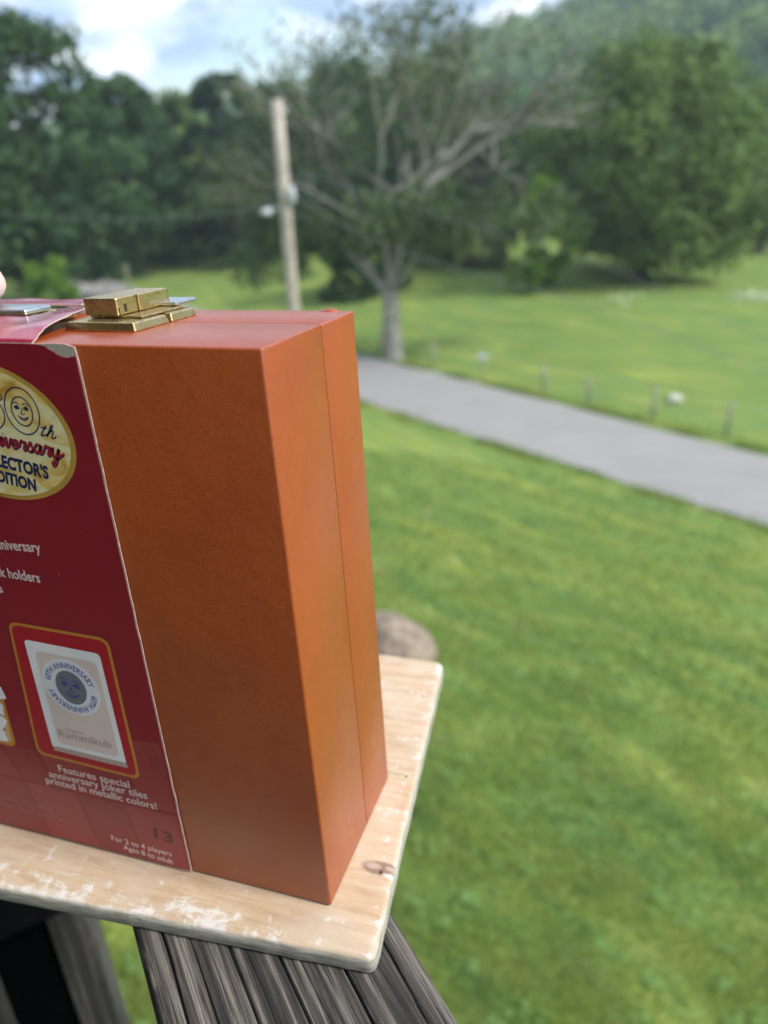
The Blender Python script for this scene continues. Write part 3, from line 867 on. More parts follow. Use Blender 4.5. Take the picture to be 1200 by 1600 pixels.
def local_box(name, t0, t1, n0, n1, z0, z1, mat, parent, bev=0.003):
    """box in rail coordinates: t along the rail, n across towards the lawn"""
    bmm = bmesh.new(); bx(bmm, t0, t1, -n1, -n0, z0, z1)
    bevel(bmm, bev, 1)
    o = bm_obj(name, bmm, mat, None); o.parent = parent
    o.matrix_parent_inverse = Matrix.Translation(-parent.location); o.rotation_euler.z = ANG
    return o
local_box('post', 0.03, 0.115, -0.070, 0.015, -3.2, -0.052, GREYBOARD, rail)
local_box('post', -1.55, -1.465, -0.070, 0.015, -3.2, -0.052, GREYBOARD, rail)
local_box('lower_rail', -1.46, 0.025, -0.045, -0.010, -0.92, -0.84, GREYBOARD, rail)
for k in range(9):
    local_box('baluster', -1.36 + k * 0.145, -1.325 + k * 0.145, -0.044, -0.011, -0.835, -0.053, GREYBOARD, rail)
deck = root('deck', (0, -1, -1.0), 'brown plank deck floor behind the railing', 'deck')
for k in range(20):
    local_box('plank', -1.9 + 0, 0.28, -0.20 - k * 0.145, -0.06 - k * 0.145, -1.03 - 0.002 * (k % 2), -1.0 - 0.002 * (k % 2), DECKWOOD, deck)
local_box('joist', -1.9, -1.86, -2.9, -0.1, -1.2, -1.033, DECKWOOD, deck)
local_box('joist', 0.23, 0.27, -2.9, -0.1, -1.2, -1.033, DECKWOOD, deck)

house = root('porch_house', (-1.8, -1.9, -4.2), 'brown boarded house wall and porch roof behind the deck', 'house')
SIDING = flat('brown_house_siding', (0.085, 0.062, 0.045), 0.8, scale=4)
for k in range(30):
    local_box('siding_board', -5.0, 4.5, -3.02, -2.98, -4.2 + k * 0.215, -4.2 + k * 0.215 + 0.21, SIDING, house, 0.004)
local_box('wall', -5.0, 4.5, -3.3, -3.03, -4.3, 2.3, SIDING, house)
local_box('roof', -5.2, 4.7, -3.6, -0.85, 1.75, 1.85, flat('white_porch_ceiling', (0.30, 0.29, 0.27), 0.7), house)
local_box('fascia', -5.2, 4.7, -0.845, -0.82, 1.62, 1.87, SIDING, house)
local_box('porch_column', -4.9, -4.78, -1.05, -0.93, -1.0, 1.745, SIDING, house)
local_box('porch_column', 4.4, 4.52, -1.05, -0.93, -4.5, 1.745, SIDING, house)

# post at lower left, its shaded side coloured near black
E1 = Vector((-0.449, 0.206, 0)); DD = Vector((0.889, 0.457, 0)).normalized(); DB = Vector((-DD.y, DD.x, 0))
def vbox(name, o_, w0, w1, b0, b1, z0, z1, mat, parent, bev=0.002):
    bmm = bmesh.new()
    P = [o_ + DD * a + DB * b for a, b in ((w0, b0), (w1, b0), (w1, b1), (w0, b1))]
    hexa(bmm, [p + Vector((0, 0, z0)) for p in P] + [p + Vector((0, 0, z1)) for p in P])
    bevel(bmm, bev, 1)
    return bm_obj(name, bmm, mat, parent)
post = root('corner_post', (E1.x, E1.y, -3.0), 'corner post, shaded side coloured near black, with grey weathered board at the lower left', 'post')
vbox('shade_black_board', E1, -0.066, -0.001, 0.004, 0.09, -3.3, -0.33, SHADEWOOD, post)
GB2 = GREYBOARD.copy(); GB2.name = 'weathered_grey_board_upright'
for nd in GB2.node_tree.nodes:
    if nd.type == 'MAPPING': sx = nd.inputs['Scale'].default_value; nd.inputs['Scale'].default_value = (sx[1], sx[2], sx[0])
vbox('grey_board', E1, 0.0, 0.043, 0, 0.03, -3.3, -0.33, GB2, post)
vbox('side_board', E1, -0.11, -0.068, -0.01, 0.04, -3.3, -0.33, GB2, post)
bmm = bmesh.new()
ea = Vector((-0.4755, 0.1711, 0)); eb = Vector((-0.437, 0.2135, 0)); dv = (eb - ea).normalized(); pv = Vector((-dv.y, dv.x, 0))
P = [ea - dv * 0.6, eb + dv * 0.03, eb + dv * 0.03 + pv * 0.03, ea - dv * 0.6 + pv * 0.03]
P = [p - pv * 0.006 for p in P]
hexa(bmm, [p + Vector((0, 0, -0.41)) for p in P] + [p + Vector((0, 0, -0.30)) for p in P]); bevel(bmm, 0.002, 1)
bm_obj('crossbeam', bmm, flat('shade_black_beam_wood', (0.006, 0.006, 0.008), 1.0, spec=0.0), post)  # the beam's shade is put into its near-black colour
# ------------------------------------------------------------------ board
def board():
    C4 = [Vector((-0.43, -0.0540)), Vector((0.0272, -0.0195)), Vector((0.0023, 0.1900)), Vector((-0.43, 0.185))]
    rad = [0.007, 0.0048, 0.0065, 0.007]
    out = []
    for i in range(4):
        p = C4[i]; a = (C4[i - 1] - p).normalized(); b = (C4[(i + 1) % 4] - p).normalized(); r = rad[i]
        for k in range(7):
            u = k / 6
            out.append((p + a * r * (1 - u) ** 2 + b * r * u ** 2))
        nxt = C4[(i + 1) % 4]; L_ = (nxt - p).length; ns = int(L_ / 0.004)
        for k in range(1, ns):
            u = k / ns
            if u * L_ > r * 1.5 and (1 - u) * L_ > rad[(i + 1) % 4] * 1.5:
                out.append(p.lerp(nxt, u))
    n = len(out); pts = []
    for i, p in enumerate(out):
        t = (out[(i + 1) % n] - out[i - 1]).normalized(); nr = Vector((t.y, -t.x))
        w_ = 0.0004 * mnoise.noise(Vector((p.x * 90, p.y * 90, 0))) + 0.0002 * mnoise.noise(Vector((p.x * 300, p.y * 300, 3)))
        pts.append((p + nr * w_, nr))
    V = []; F = []
    rings = [(0.0014, -0.0090), (0.0003, -0.0084), (0.0, -0.0074), (0.0, -0.0030), (0.0004, -0.0014), (0.0013, -0.0004), (0.0027, 0.0)]
    for ins, z in rings:
        for i, (p, nr) in enumerate(pts):
            k = 1 + 0.3 * mnoise.noise(Vector((p.x * 120, p.y * 120, 5)))
            q = p - nr * ins * k
            V.append((q.x, q.y, z))
    for r_ in range(len(rings) - 1):
        for i in range(n):
            j = (i + 1) % n
            F.append((r_ * n + i, r_ * n + j, (r_ + 1) * n + j, (r_ + 1) * n + i))
    F.append(tuple(range(n))[::-1]); F.append(tuple(range((len(rings) - 1) * n, len(rings) * n)))
    o = pm('wooden_board', V, F, PINE, None, True)
    return tag(o, 'pale worn board with flaking white paint lying on the railing under the case', 'board')
board()

# ------------------------------------------------------------------ the case
SL = 0.0046 / 0.0817
def tz(y): return 0.25 - SL * max(y, 0)
XL = -0.365
case = root('game_case', (-0.18, 0.041, 0.0), 'orange brown leather covered game case standing upright on the pale board', 'case')
ZB = 0.0004
def shell(name, y0, y1, seam_lo, seam_hi):
    bmm = bmesh.new()
    hexa(bmm, [(XL, y0, ZB), (0, y0, ZB), (0, y1, ZB), (XL, y1, ZB), (XL, y0, tz(y0)), (0, y0, tz(y0)), (0, y1, tz(y1)), (XL, y1, tz(y1))])
    ys_ = y1 if seam_hi else y0
    outer = [e for e in bmm.edges if not (abs(e.verts[0].co.y - ys_) < 1e-6 and abs(e.verts[1].co.y - ys_) < 1e-6)]
    bevel(bmm, 0.0010, 3, outer)
    inner = [e for e in bmm.edges if abs(e.verts[0].co.y - ys_) < 1e-6 and abs(e.verts[1].co.y - ys_) < 1e-6]
    bevel(bmm, 0.0003, 2, inner)
    o = bm_obj(name, bmm, LEATHER, case, True)
    return o
shell('front_shell', 0.0, 0.0474, False, True)
shell('rear_shell', 0.0479, 0.0817, True, False)
# soft lump of leather at the back edge, and the padding core seen in the seam
bmm = bmesh.new(); bmesh.ops.create_uvsphere(bmm, u_segments=16, v_segments=10, radius=1)
for v in bmm.verts:
    v.co = Vector((v.co.x * 0.0045 - 0.0105, v.co.y * 0.0030 + 0.0800, v.co.z * 0.0015 + tz(0.080) - 0.0005 + 0.0005 * mnoise.noise(v.co * 2)))
bm_obj('hinge_lump', bmm, LEATHER, case, True)

# latch
latch = pm('latch', [], [], BRASS, case)
latch_m = None
def part_bm(name, mat, fn, parent, bev=0.0004, seg=2, smooth=False):
    bmm = bmesh.new(); fn(bmm)
    if bev: bevel(bmm, bev, seg)
    return bm_obj(name, bmm, mat, parent, smooth)
def slab(x0, x1, y0, y1, h0, h1, sk=0.0):
    """box lying on the sloping top of the case"""
    def fn(b): hexa(b, [(x0 + sk, y0 + sk, tz(y0) + h0), (x1 - sk, y0 + sk, tz(y0) + h0), (x1 - sk, y1 - sk, tz(y1) + h0), (x0 + sk, y1 - sk, tz(y1) + h0), (x0, y0, tz(y0) + h1), (x1, y0, tz(y0) + h1), (x1, y1, tz(y1) + h1), (x0, y1, tz(y1) + h1)])
    return fn
bpy.data.objects.remove(latch)
def frustum(x0, x1, y0, y1, h0, h1, ins):
    def fn(b): hexa(b, [(x0, y0, tz(y0) + h0), (x1, y0, tz(y0) + h0), (x1, y1, tz(y1) + h0), (x0, y1, tz(y1) + h0), (x0 + ins, y0 + ins, tz(y0) + h1), (x1 - ins, y0 + ins, tz(y0) + h1), (x1 - ins, y1 - ins, tz(y1) + h1), (x0 + ins, y1 - ins, tz(y1) + h1)])
    return fn
bmm = bmesh.new(); frustum(-0.0945, -0.0632, 0.0240, 0.0470, 0.0, 0.0034, 0.0010)(bmm); bevel(bmm, 0.0006, 3)
lt = bm_obj('latch', bmm, BRASS, case, False)
part_bm('rear_plate', BRASS, frustum(-0.0925, -0.0630, 0.0482, 0.0665, 0.0, 0.0034, 0.0010), lt, 0.0006, 3)
part_bm('tongue', STEEL, slab(-0.0900, -0.0680, 0.0600, 0.0760, 0.0046, 0.0062), lt, 0.0006, 2)
part_bm('clasp_lip', BRASS, slab(-0.0900, -0.0668, 0.0345, 0.0640, 0.0036, 0.0044), lt, 0.0003)
# clasp cover: thin folded sheet with a key slot in its side
def clasp_front(b):
    x0, x1, y0, y1, h0, h1 = -0.0905, -0.0755, 0.0325, 0.0455, 0.0046, 0.0112
    slab(x0, x1, y0, y1, h0, h1)(b)
part_bm('clasp_cover', BRASS, clasp_front, lt, 0.0007, 4)
part_bm('clasp_hinge', BRASS, slab(-0.0900, -0.0752, 0.0460, 0.0670, 0.0046, 0.0110), lt, 0.0005, 3)
part_bm('key_slot', BRASS_IN, slab(-0.0757, -0.07535, 0.0368, 0.0382, 0.0056, 0.0086), lt, 0)
part_bm('side_gap', BRASS_IN, slab(-0.0757, -0.07535, 0.0331, 0.0337, 0.0046, 0.0075), lt, 0)

# handle with its metal brackets
def handle():
    o = None
    for sx in (-0.128, -0.232):
        bmm = bmesh.new(); slab(sx - 0.013, sx + 0.013, 0.034, 0.058, 0.0, 0.0036)(bmm); bevel(bmm, 0.0008, 2)
        br = bm_obj('handle_bracket', bmm, BRASS, case)
        bmm = bmesh.new(); slab(sx - 0.021, sx + 0.006, 0.036, 0.052, 0.0038, 0.0064)(bmm); bevel(bmm, 0.0012, 3)
        bmesh.ops.bevel(bmm, geom=[e for e in bmm.edges if abs(e.verts[0].co.z - e.verts[1].co.z) > 0.0008], offset=0.003, segments=3, affect='EDGES', clamp_overlap=True)
        bm_obj('metal_loop', bmm, STEEL, br, True)
    pts = [(-0.150, 0.044, tz(0.044) + 0.008), (-0.157, 0.054, tz(0.046) + 0.011), (-0.168, 0.063, tz(0.046) + 0.012), (-0.195, 0.063, tz(0.046) + 0.012), (-0.212, 0.054, tz(0.046) + 0.011), (-0.222, 0.044, tz(0.046) + 0.008)]
    tube_obj('handle_grip', pts, [0.004, 0.006, 0.0075, 0.0075, 0.006, 0.004], LEATHER, case, 12)
handle()

# ------------------------------------------------------------------ cardboard sleeve
slv = root('cardboard_sleeve', (-0.18, 0.0, 0.0), 'glossy maroon cardboard sleeve wrapped round the left part of the case', 'packaging sleeve')
SX0, SX1 = -0.295, -0.0700
Y1 = -0.0006; Y2 = -0.00100     # back and front of the board
TOPZ = 0.2502
def plate(name, outline, y0, y1, mats, parent, rim=None):
    """outline: list of (x,z) counter-clockwise seen from the front"""
    n = len(outline)
    V = [(x, y1, z) for x, z in outline] + [(x, y0, z) for x, z in outline]
    F = [tuple(range(n)), tuple(range(2 * n - 1, n - 1, -1))] + [(i, i + n, (i + 1) % n + n, (i + 1) % n) for i in range(n)]
    o = pm(name, V, F, mats, parent)
    if rim is not None:
        for i, p in enumerate(o.data.polygons): p.material_index = 1 if i >= 2 else 0
    return o
# right edge: slightly ragged
redge = [(SX1 + 0.0003 * mnoise.noise(Vector((0, z * 120, 0))), z) for z in np.linspace(0.0015, 0.2455, 60)]
torn = [(-0.0704, 0.2492), (-0.0740, TOPZ), (-0.0790, 0.2504), (-0.0830, TOPZ), (-0.0870, 0.2501)]
fp_ = plate('front_panel', [(SX0, 0.0015)] + redge + torn + [(SX0, TOPZ)], Y1, Y2, CARD, slv)
fp_.data.materials.append(CARD_EDGE)
for i, p in enumerate(fp_.data.polygons):
    if i >= 2: p.material_index = 1
tear = [(SX1 - 0.0008, 0.2462), (-0.0728, 0.2458), (-0.0745, 0.2455), (-0.0763, 0.2458), (-0.0780, 0.2464), (-0.0795, 0.2475), (-0.0815, 0.2483), (-0.0828, 0.2494), (-0.0842, 0.2497), (-0.0870, 0.25)]
ps = plate('printed_sheet', [(SX0, 0.0016)] + [(x - 0.0007, z) for x, z in redge] + tear + [(SX0, TOPZ)], Y2, Y2 - 0.00012, MAROON, fp_)
ps['label'] = 'maroon printed front with gold seal and white text'
YS = Y2 - 0.00012
# everything below is flat print, each sheet a hair above the last; parent = sleeve
def sheet(name, outline, lvl, mat, parent=slv):
    y = YS - 0.00006 * lvl
    n = len(outline)
    return pm(name, [(x, y, z) for x, z in outline], [tuple(range(n))], mat, parent)
def ell(cx, cz, rx, rz, rot=0.0, n=64):
    return [(cx + rx * math.cos(t) * math.cos(rot) - rz * math.sin(t) * math.sin(rot), cz + rx * math.cos(t) * math.sin(rot) + rz * math.sin(t) * math.cos(rot)) for t in (2 * math.pi * k / n for k in range(n))]
def ring(name, out, inn, lvl, mat, parent=slv):
    n = len(out); y = YS - 0.00006 * lvl
    return pm(name, [(x, y, z) for x, z in out] + [(x, y, z) for x, z in inn], [(i, (i + 1) % n, (i + 1) % n + n, i + n) for i in range(n)], mat, parent)
def stroke(name, lines, wd, lvl, mat, parent=slv):
    """pen strokes on the front plane; lines = list of point lists, smoothed"""
    V = []; F = []; y = YS - 0.00006 * lvl
    for ln in lines:
        if len(ln) > 2:
            P = [cr(ln, i / (6 * (len(ln) - 1)) * (len(ln) - 1 - 1e-6)) for i in range(6 * (len(ln) - 1) + 1)]
        else: P = ln
        o = len(V)
        for i, p in enumerate(P):
            a = P[max(i - 1, 0)]; b = P[min(i + 1, len(P) - 1)]
            dx, dz = b[0] - a[0], b[1] - a[1]; l_ = math.hypot(dx, dz) or 1
            nx_, nz_ = -dz / l_ * wd / 2, dx / l_ * wd / 2
            V += [(p[0] + nx_, y, p[1] + nz_), (p[0] - nx_, y, p[1] - nz_)]
        for i in range(len(P) - 1): F.append((o + 2 * i, o + 2 * i + 1, o + 2 * i + 3, o + 2 * i + 2))
    return pm(name, V, F, mat, parent)
def text(name, s, bl, br, hgt, lvl, mat, parent=slv, shear=0.0, bold=0.0, arc=None, up=None):
    """lettering fitted between baseline points bl and br, capital height hgt"""
    cu = bpy.data.curves.new('t', 'FONT'); cu.body = s; cu.size = 1; cu.shear = shear; cu.offset = bold
    cu.resolution_u = 3
    ob = bpy.data.objects.new('t', cu); col.objects.link(ob)
    dg = bpy.context.evaluated_depsgraph_get()
    me = bpy.data.meshes.new_from_object(ob.evaluated_get(dg))
    bpy.data.objects.remove(ob)
    co = np.empty(len(me.vertices) * 3); me.vertices.foreach_get('co', co); co = co.reshape(-1, 3)
    x0, x1 = co[:, 0].min(), co[:, 0].max()
    u = (co[:, 0] - x0) / (x1 - x0); v = co[:, 1] / 0.70
    if arc:
        cx, cz, r_, a0, a1, ez = arc           # from angle a0 to a1 on an ellipse
        a = R(a0) + (R(a1) - R(a0)) * u; sgn = 1 if a1 < a0 else -1
        rr = r_ + sgn * v * hgt
        X = cx + rr * np.cos(a); Z = cz + rr * ez * np.sin(a)
    else:
        dx, dz = br[0] - bl[0], br[1] - bl[1]; l_ = math.hypot(dx, dz)
        X = bl[0] + dx * u - dz / l_ * v * hgt; Z = bl[1] + dz * u + dx / l_ * v * hgt
    co = np.c_[X, np.full(len(X), YS - 0.00006 * lvl), Z]
    me.vertices.foreach_set('co', co.ravel()); me.update()
    me.name = name
    me.materials.clear()
    return link_mesh(name, me, mat, parent)
# faded tile pattern along the foot of the sleeve
def tiles():
    rows = [[( -0.300, 0.0775), (-0.0712, 0.0775), 0.0370], [(-0.300, 0.0362), (-0.0710, 0.0362), 0.0016]]
    cuts1 = [-0.297, -0.262, -0.229, -0.196, -0.1655, -0.1435, -0.1150, -0.0950, -0.0713]
    cuts1b = [-0.290, -0.255, -0.221, -0.188, -0.1570, -0.1365, -0.1110, -0.0905, -0.0713]
    top1 = [(0.0755)] * 9
    for i in range(8):
        a, b = cuts1[i] + 0.0006, cuts1[i + 1] - 0.0006; a2, b2 = cuts1b[i] + 0.0006, cuts1b[i + 1] - 0.0006
        # top of the row hangs lower on the left behind the pictures
        z1 = 0.0578 if i < 5 else (0.0578 if i == 5 else 0.0770)
        sheet('printed_tile', [(a2, 0.0372), (b2, 0.0372), (b, z1), (a, z1)], 1, MAROON_TILE if i % 2 else MAROON_TILE2)
    cuts2 = [-0.290, -0.256, -0.222, -0.188, -0.1570, -0.1262, -0.1000, -0.0713]
    cuts2b = [-0.284, -0.250, -0.216, -0.182, -0.1500, -0.1197, -0.0945, -0.0713]
    for i in range(7):
        a, b = cuts2[i] + 0.0004, cuts2[i + 1] - 0.0004; a2, b2 = cuts2b[i] + 0.0004, cuts2b[i + 1] - 0.0004
        sheet('printed_tile', [(a2, 0.0018), (b2, 0.0018), (b, 0.0358), (a, 0.0358)], 1, MAROON_TILE2 if i % 2 else MAROON_TILE)
tiles()
text('printed_number', '13', (-0.0868, 0.0185), (-0.0768, 0.0172), 0.0066, 2, MAROON_DK, bold=0.02)
text('printed_number', '8', (-0.0800, 0.0620), (-0.0745, 0.0615), 0.0075, 2, MAROON_TILE2, bold=0.02)
text('printed_number', '9', (-0.1290, 0.0440), (-0.1235, 0.0435), 0.0075, 2, MAROON_TILE2, bold=0.02)
# gold seal
SC = (-0.1165, 0.2165)
seal = sheet('gold_seal', ell(SC[0], SC[1], 0.0372, 0.0272, R(-9)), 1, GOLD_DK); 
sheet('seal_field', ell(SC[0] - 0.0007, SC[1] + 0.0001, 0.0355, 0.0256, R(-9)), 2, GOLD, seal)
# 60 drawn as ringed outlines
def outline_ring(cx, cz, rx, rz, wd, lvl, mat): return ring('numeral_outline', ell(cx, cz, rx, rz, 0), ell(cx, cz, rx - wd, rz - wd, 0), lvl, mat, seal)
ZC = (-0.0996, 0.2253)
outline_ring(ZC[0], ZC[1], 0.0077, 0.0092, 0.00055, 4, INK_NAVY)
outline_ring(ZC[0], ZC[1] - 0.0001, 0.0048, 0.0058, 0.00055, 4, INK_NAVY)
SXc = (-0.1158, 0.2250)
outline_ring(SXc[0], SXc[1] - 0.0010, 0.0080, 0.0070, 0.00055, 4, INK_NAVY)
outline_ring(SXc[0], SXc[1] - 0.0010, 0.0035, 0.0030, 0.0005, 4, INK_NAVY)
stroke('numeral_outline', [[(-0.1235, 0.2265), (-0.1225, 0.2315), (-0.1180, 0.2345), (-0.1120, 0.2340), (-0.1075, 0.2310), (-0.1080, 0.2292), (-0.1125, 0.2292)]], 0.00055, 4, INK_NAVY, seal)
# small plain smiling face in the middle of the zero
def face(cx, cz, s, lvl, mat, parent, wd):
    L_ = [[(cx - 0.62 * s, cz + 0.52 * s), (cx - 0.40 * s, cz + 0.66 * s), (cx - 0.14 * s, cz + 0.48 * s)],
          [(cx + 0.16 * s, cz + 0.46 * s), (cx + 0.42 * s, cz + 0.58 * s), (cx + 0.64 * s, cz + 0.36 * s)],
          [(cx - 0.60 * s, cz + 0.28 * s), (cx - 0.38 * s, cz + 0.40 * s), (cx - 0.16 * s, cz + 0.24 * s), (cx - 0.38 * s, cz + 0.16 * s), (cx - 0.60 * s, cz + 0.28 * s)],
          [(cx + 0.18 * s, cz + 0.20 * s), (cx + 0.40 * s, cz + 0.32 * s), (cx + 0.62 * s, cz + 0.14 * s), (cx + 0.40 * s, cz + 0.08 * s), (cx + 0.18 * s, cz + 0.20 * s)],
          [(cx + 0.04 * s, cz + 0.22 * s), (cx - 0.02 * s, cz - 0.05 * s), (cx - 0.14 * s, cz - 0.16 * s), (cx + 0.02 * s, cz - 0.24 * s), (cx + 0.18 * s, cz - 0.18 * s)],
          [(cx - 0.42 * s, cz - 0.32 * s), (cx - 0.18 * s, cz - 0.50 * s), (cx + 0.10 * s, cz - 0.54 * s), (cx + 0.46 * s, cz - 0.40 * s)],
          [(cx - 0.36 * s, cz - 0.44 * s), (cx - 0.02 * s, cz - 0.68 * s), (cx + 0.38 * s, cz - 0.50 * s)]]
    o = stroke('printed_face', L_, wd, lvl, mat, parent)
    for ex, ez in ((cx - 0.38 * s, cz + 0.28 * s), (cx + 0.40 * s, cz + 0.20 * s)):
        sheet('printed_eye', ell(ex, ez, 0.12 * s, 0.10 * s, 0, 12), lvl, mat, parent)
face(ZC[0], ZC[1], 0.0052, 4, INK_NAVY, seal, 0.00042)
# scripts: every letter a pen stroke on a slanted unit cell
SCRIPT = {
 't': (0.55, [[(0.15, 0.0), (0.30, -0.02), (0.50, 0.25)], [(0.62, 1.45), (0.20, 0.15), (0.15, 0.0)], [(0.18, 1.02), (0.70, 1.05)]]),
 'h': (0.80, [[(0.0, 0.1), (0.45, 0.9), (0.62, 1.55), (0.48, 1.5), (0.12, 0.0)], [(0.15, 0.2), (0.45, 0.85), (0.66, 0.9), (0.52, 0.2), (0.62, 0.0), (0.90, 0.35)]]),
 'i': (0.42, [[(0.0, 0.25), (0.30, 0.95), (0.12, 0.12), (0.22, 0.0), (0.46, 0.3)], [(0.42, 1.30), (0.46, 1.36)]]),
 'n': (0.85, [[(0.0, 0.3), (0.26, 0.95), (0.08, 0.0)], [(0.12, 0.3), (0.5, 0.95), (0.62, 0.8), (0.50, 0.15), (0.60, 0.0), (0.85, 0.3)]]),
 'v': (0.66, [[(0.0, 0.35), (0.16, 0.9), (0.24, 0.85), (0.20, 0.05), (0.38, 0.1), (0.62, 0.9), (0.74, 0.82)]]),
 'e': (0.60, [[(0.0, 0.35), (0.42, 0.55), (0.44, 0.9), (0.22, 0.85), (0.06, 0.3), (0.22, 0.0), (0.60, 0.35)]]),
 'r': (0.62, [[(0.0, 0.3), (0.24, 1.0), (0.34, 0.85), (0.56, 0.9), (0.38, 0.2), (0.44, 0.0), (0.64, 0.3)]]),
 's': (0.58, [[(0.0, 0.25), (0.36, 1.0), (0.40, 0.7), (0.50, 0.25), (0.30, 0.0), (0.06, 0.12)], [(0.4, 0.03), (0.6, 0.3)]]),
 'a': (0.78, [[(0.58, 0.85), (0.30, 0.92), (0.06, 0.4), (0.18, 0.0), (0.42, 0.3), (0.64, 0.95)], [(0.64, 0.95), (0.48, 0.15), (0.58, 0.0), (0.80, 0.3)]]),
 'y': (0.85, [[(0.0, 0.35), (0.18, 0.95), (0.10, 0.2), (0.26, 0.0), (0.50, 0.4), (0.66, 0.95)], [(0.66, 0.95), (0.40, -0.5), (0.12, -1.0), (0.02, -0.7), (0.42, -0.2), (1.05, 0.55)]]),
}
def script(name, s, bl, br, hgt, lvl, mat, parent, wd):
    tot = sum(SCRIPT[ch][0] for ch in s); x = 0; L_ = []
    dx, dz = br[0] - bl[0], br[1] - bl[1]; l_ = math.hypot(dx, dz); k = l_ / tot
    for ch in s:
        w_, st = SCRIPT[ch]
        for ln in st:
            L_.append([(bl[0] + dx / l_ * (x + a) * k - dz / l_ * b * hgt + 0.0, bl[1] + dz / l_ * (x + a) * k + dx / l_ * b * hgt) for a, b in ln])
        x += w_
    return stroke(name, L_, wd, lvl, mat, parent)
script('lettering', 'th', (-0.0944, 0.2166), (-0.0876, 0.2152), 0.0031, 4, INK_NAVY, seal, 0.0006)
def glyph_line(y0, y1, x0, x1): return (x0, y0), (x1, y1)
script('lettering_shadow', 'anniversary', (-0.1277, 0.2130), (-0.0866, 0.2075), 0.0038, 3, INK_NAVY, seal, 0.00115)
script('lettering', 'anniversary', (-0.1279, 0.2133), (-0.0868, 0.2078), 0.0038, 4, INK_CRIMSON, seal, 0.00080)
text('lettering', "COLLECTOR'S", (-0.1295, 0.2046), (-0.0950, 0.1990), 0.0050, 4, INK_NAVY, seal, bold=0.045)
text('lettering', 'EDITION', (-0.1226, 0.1968), (-0.1024, 0.1934), 0.0048, 4, INK_NAVY, seal, bold=0.045)
# white text lines
text('lettering', 'anniversary', (-0.1332, 0.1655), (-0.1082, 0.1663), 0.0046, 2, INK_WHITE, bold=0.022)
text('lettering', '4 rack holders', (-0.1440, 0.1526), (-0.1128, 0.1519), 0.0046, 2, INK_WHITE, bold=0.022)
text('lettering', 'tiles', (-0.1480, 0.1447), (-0.1342, 0.1443), 0.0042, 2, INK_WHITE, bold=0.022)
text('lettering', 'Features special', (-0.1328, 0.0475), (-0.0936, 0.0470), 0.0042, 3, INK_WHITE, bold=0.012)
text('lettering', 'anniversary Joker tiles', (-0.1396, 0.0426), (-0.0852, 0.0426), 0.0042, 3, INK_WHITE, bold=0.012)
text('lettering', 'printed in metallic colors!', (-0.1428, 0.0382), (-0.0812, 0.0372), 0.0042, 3, INK_WHITE, bold=0.012)
text('lettering', 'Corporation, ©1,2004,07', (-0.1840, 0.0202), (-0.1440, 0.0197), 0.0024, 3, INK_DIM)
text('lettering', 'of Micheal, Israel, San Diego', (-0.1860, 0.0154), (-0.1376, 0.0146), 0.0024, 3, INK_DIM)
text('lettering', 'For 2 to 4 players', (-0.1124, 0.0096), (-0.0792, 0.0085), 0.0033, 3, INK_WHITE, bold=0.006)
text('lettering', 'Ages 8 to adult', (-0.1066, 0.0052), (-0.0794, 0.0034), 0.0033, 3, INK_WHITE, bold=0.006)
V_ = []; F_ = []
for x, z, r0_ in ((-0.1235, 0.1835, .0005), (-0.1020, 0.1575, .0006), (-0.0862, 0.1780, .0003), (-0.1010, 0.0350, .0003), (-0.1400, 0.1400, .0004), (-0.0950, 0.1450, .0003), (-0.0830, 0.1150, .0003), (-0.1080, 0.0245, .0003)):
    e_ = ell(x, z, r0_, r0_ * 0.6, 0.4, 8); o_ = len(V_); V_ += [(a, YS - 0.0005, b) for a, b in e_]; F_.append(tuple(range(o_, o_ + 8)))
pm('dust_specks', V_, F_, INK_DIM, slv)['kind'] = 'stuff'
# framed joker tile picture
def rrect(P, r_, n=6):
    out = []
    for i in range(4):
        p = Vector(P[i]); a = (Vector(P[i - 1]) - p).normalized(); b = (Vector(P[(i + 1) % 4]) - p).normalized()
        for k in range(n + 1):
            u = k / n; q = p + a * r_ * (1 - u) ** 2 + b * r_ * u ** 2; out.append((q.x, q.y))
    return out
fr = sheet('picture_frame', rrect([(-0.1428, 0.0560), (-0.0865, 0.0535), (-0.0858, 0.1290), (-0.1368, 0.1300)], 0.005), 2, GOLDLINE)
sheet('picture_ground', rrect([(-0.1412, 0.0575), (-0.0880, 0.0551), (-0.0873, 0.1276), (-0.1355, 0.1286)], 0.004), 3, REDPR, fr)
TQ = [(-0.1322, 0.0620), (-0.0922, 0.0608), (-0.0920, 0.1206), (-0.1306, 0.1218)]
sheet('picture_tile', rrect(TQ, 0.0025), 4, TILE_WHITE, fr)
sheet('tile_face', rrect([(-0.1276, 0.0658), (-0.0950, 0.0648), (-0.0948, 0.1158), (-0.1262, 0.1168)], 0.003), 5, TILE_CREAM, fr)
sheet('tile_shade', rrect([(-0.1322, 0.0606), (-0.0915, 0.0592), (-0.0922, 0.0622), (-0.1306, 0.0634)], 0.0008), 5, TILE_EDGE, fr)
FC = (-0.1117, 0.0998)
sheet('tile_ring', ell(FC[0], FC[1], 0.0150, 0.0150), 6, coated('tile_pale_violet_print', (0.84, 0.83, 0.92)), fr)
sheet('tile_disc', ell(FC[0], FC[1], 0.0079, 0.0089), 7, TILE_GREY, fr)
face(FC[0], FC[1] - 0.0002, 0.0076, 8, INK_BLUE, fr, 0.00065)
text('lettering', '60TH ANNIVERSARY', None, None, 0.0030, 8, INK_BLUE, fr, arc=(FC[0], FC[1], 0.0103, 168, 12, 1.0), bold=0.01)
text('lettering', '60TH ANNIVERSARY', None, None, 0.0030, 8, INK_BLUE, fr, arc=(FC[0], FC[1], 0.0103, -12, -168, 1.0), bold=0.01)
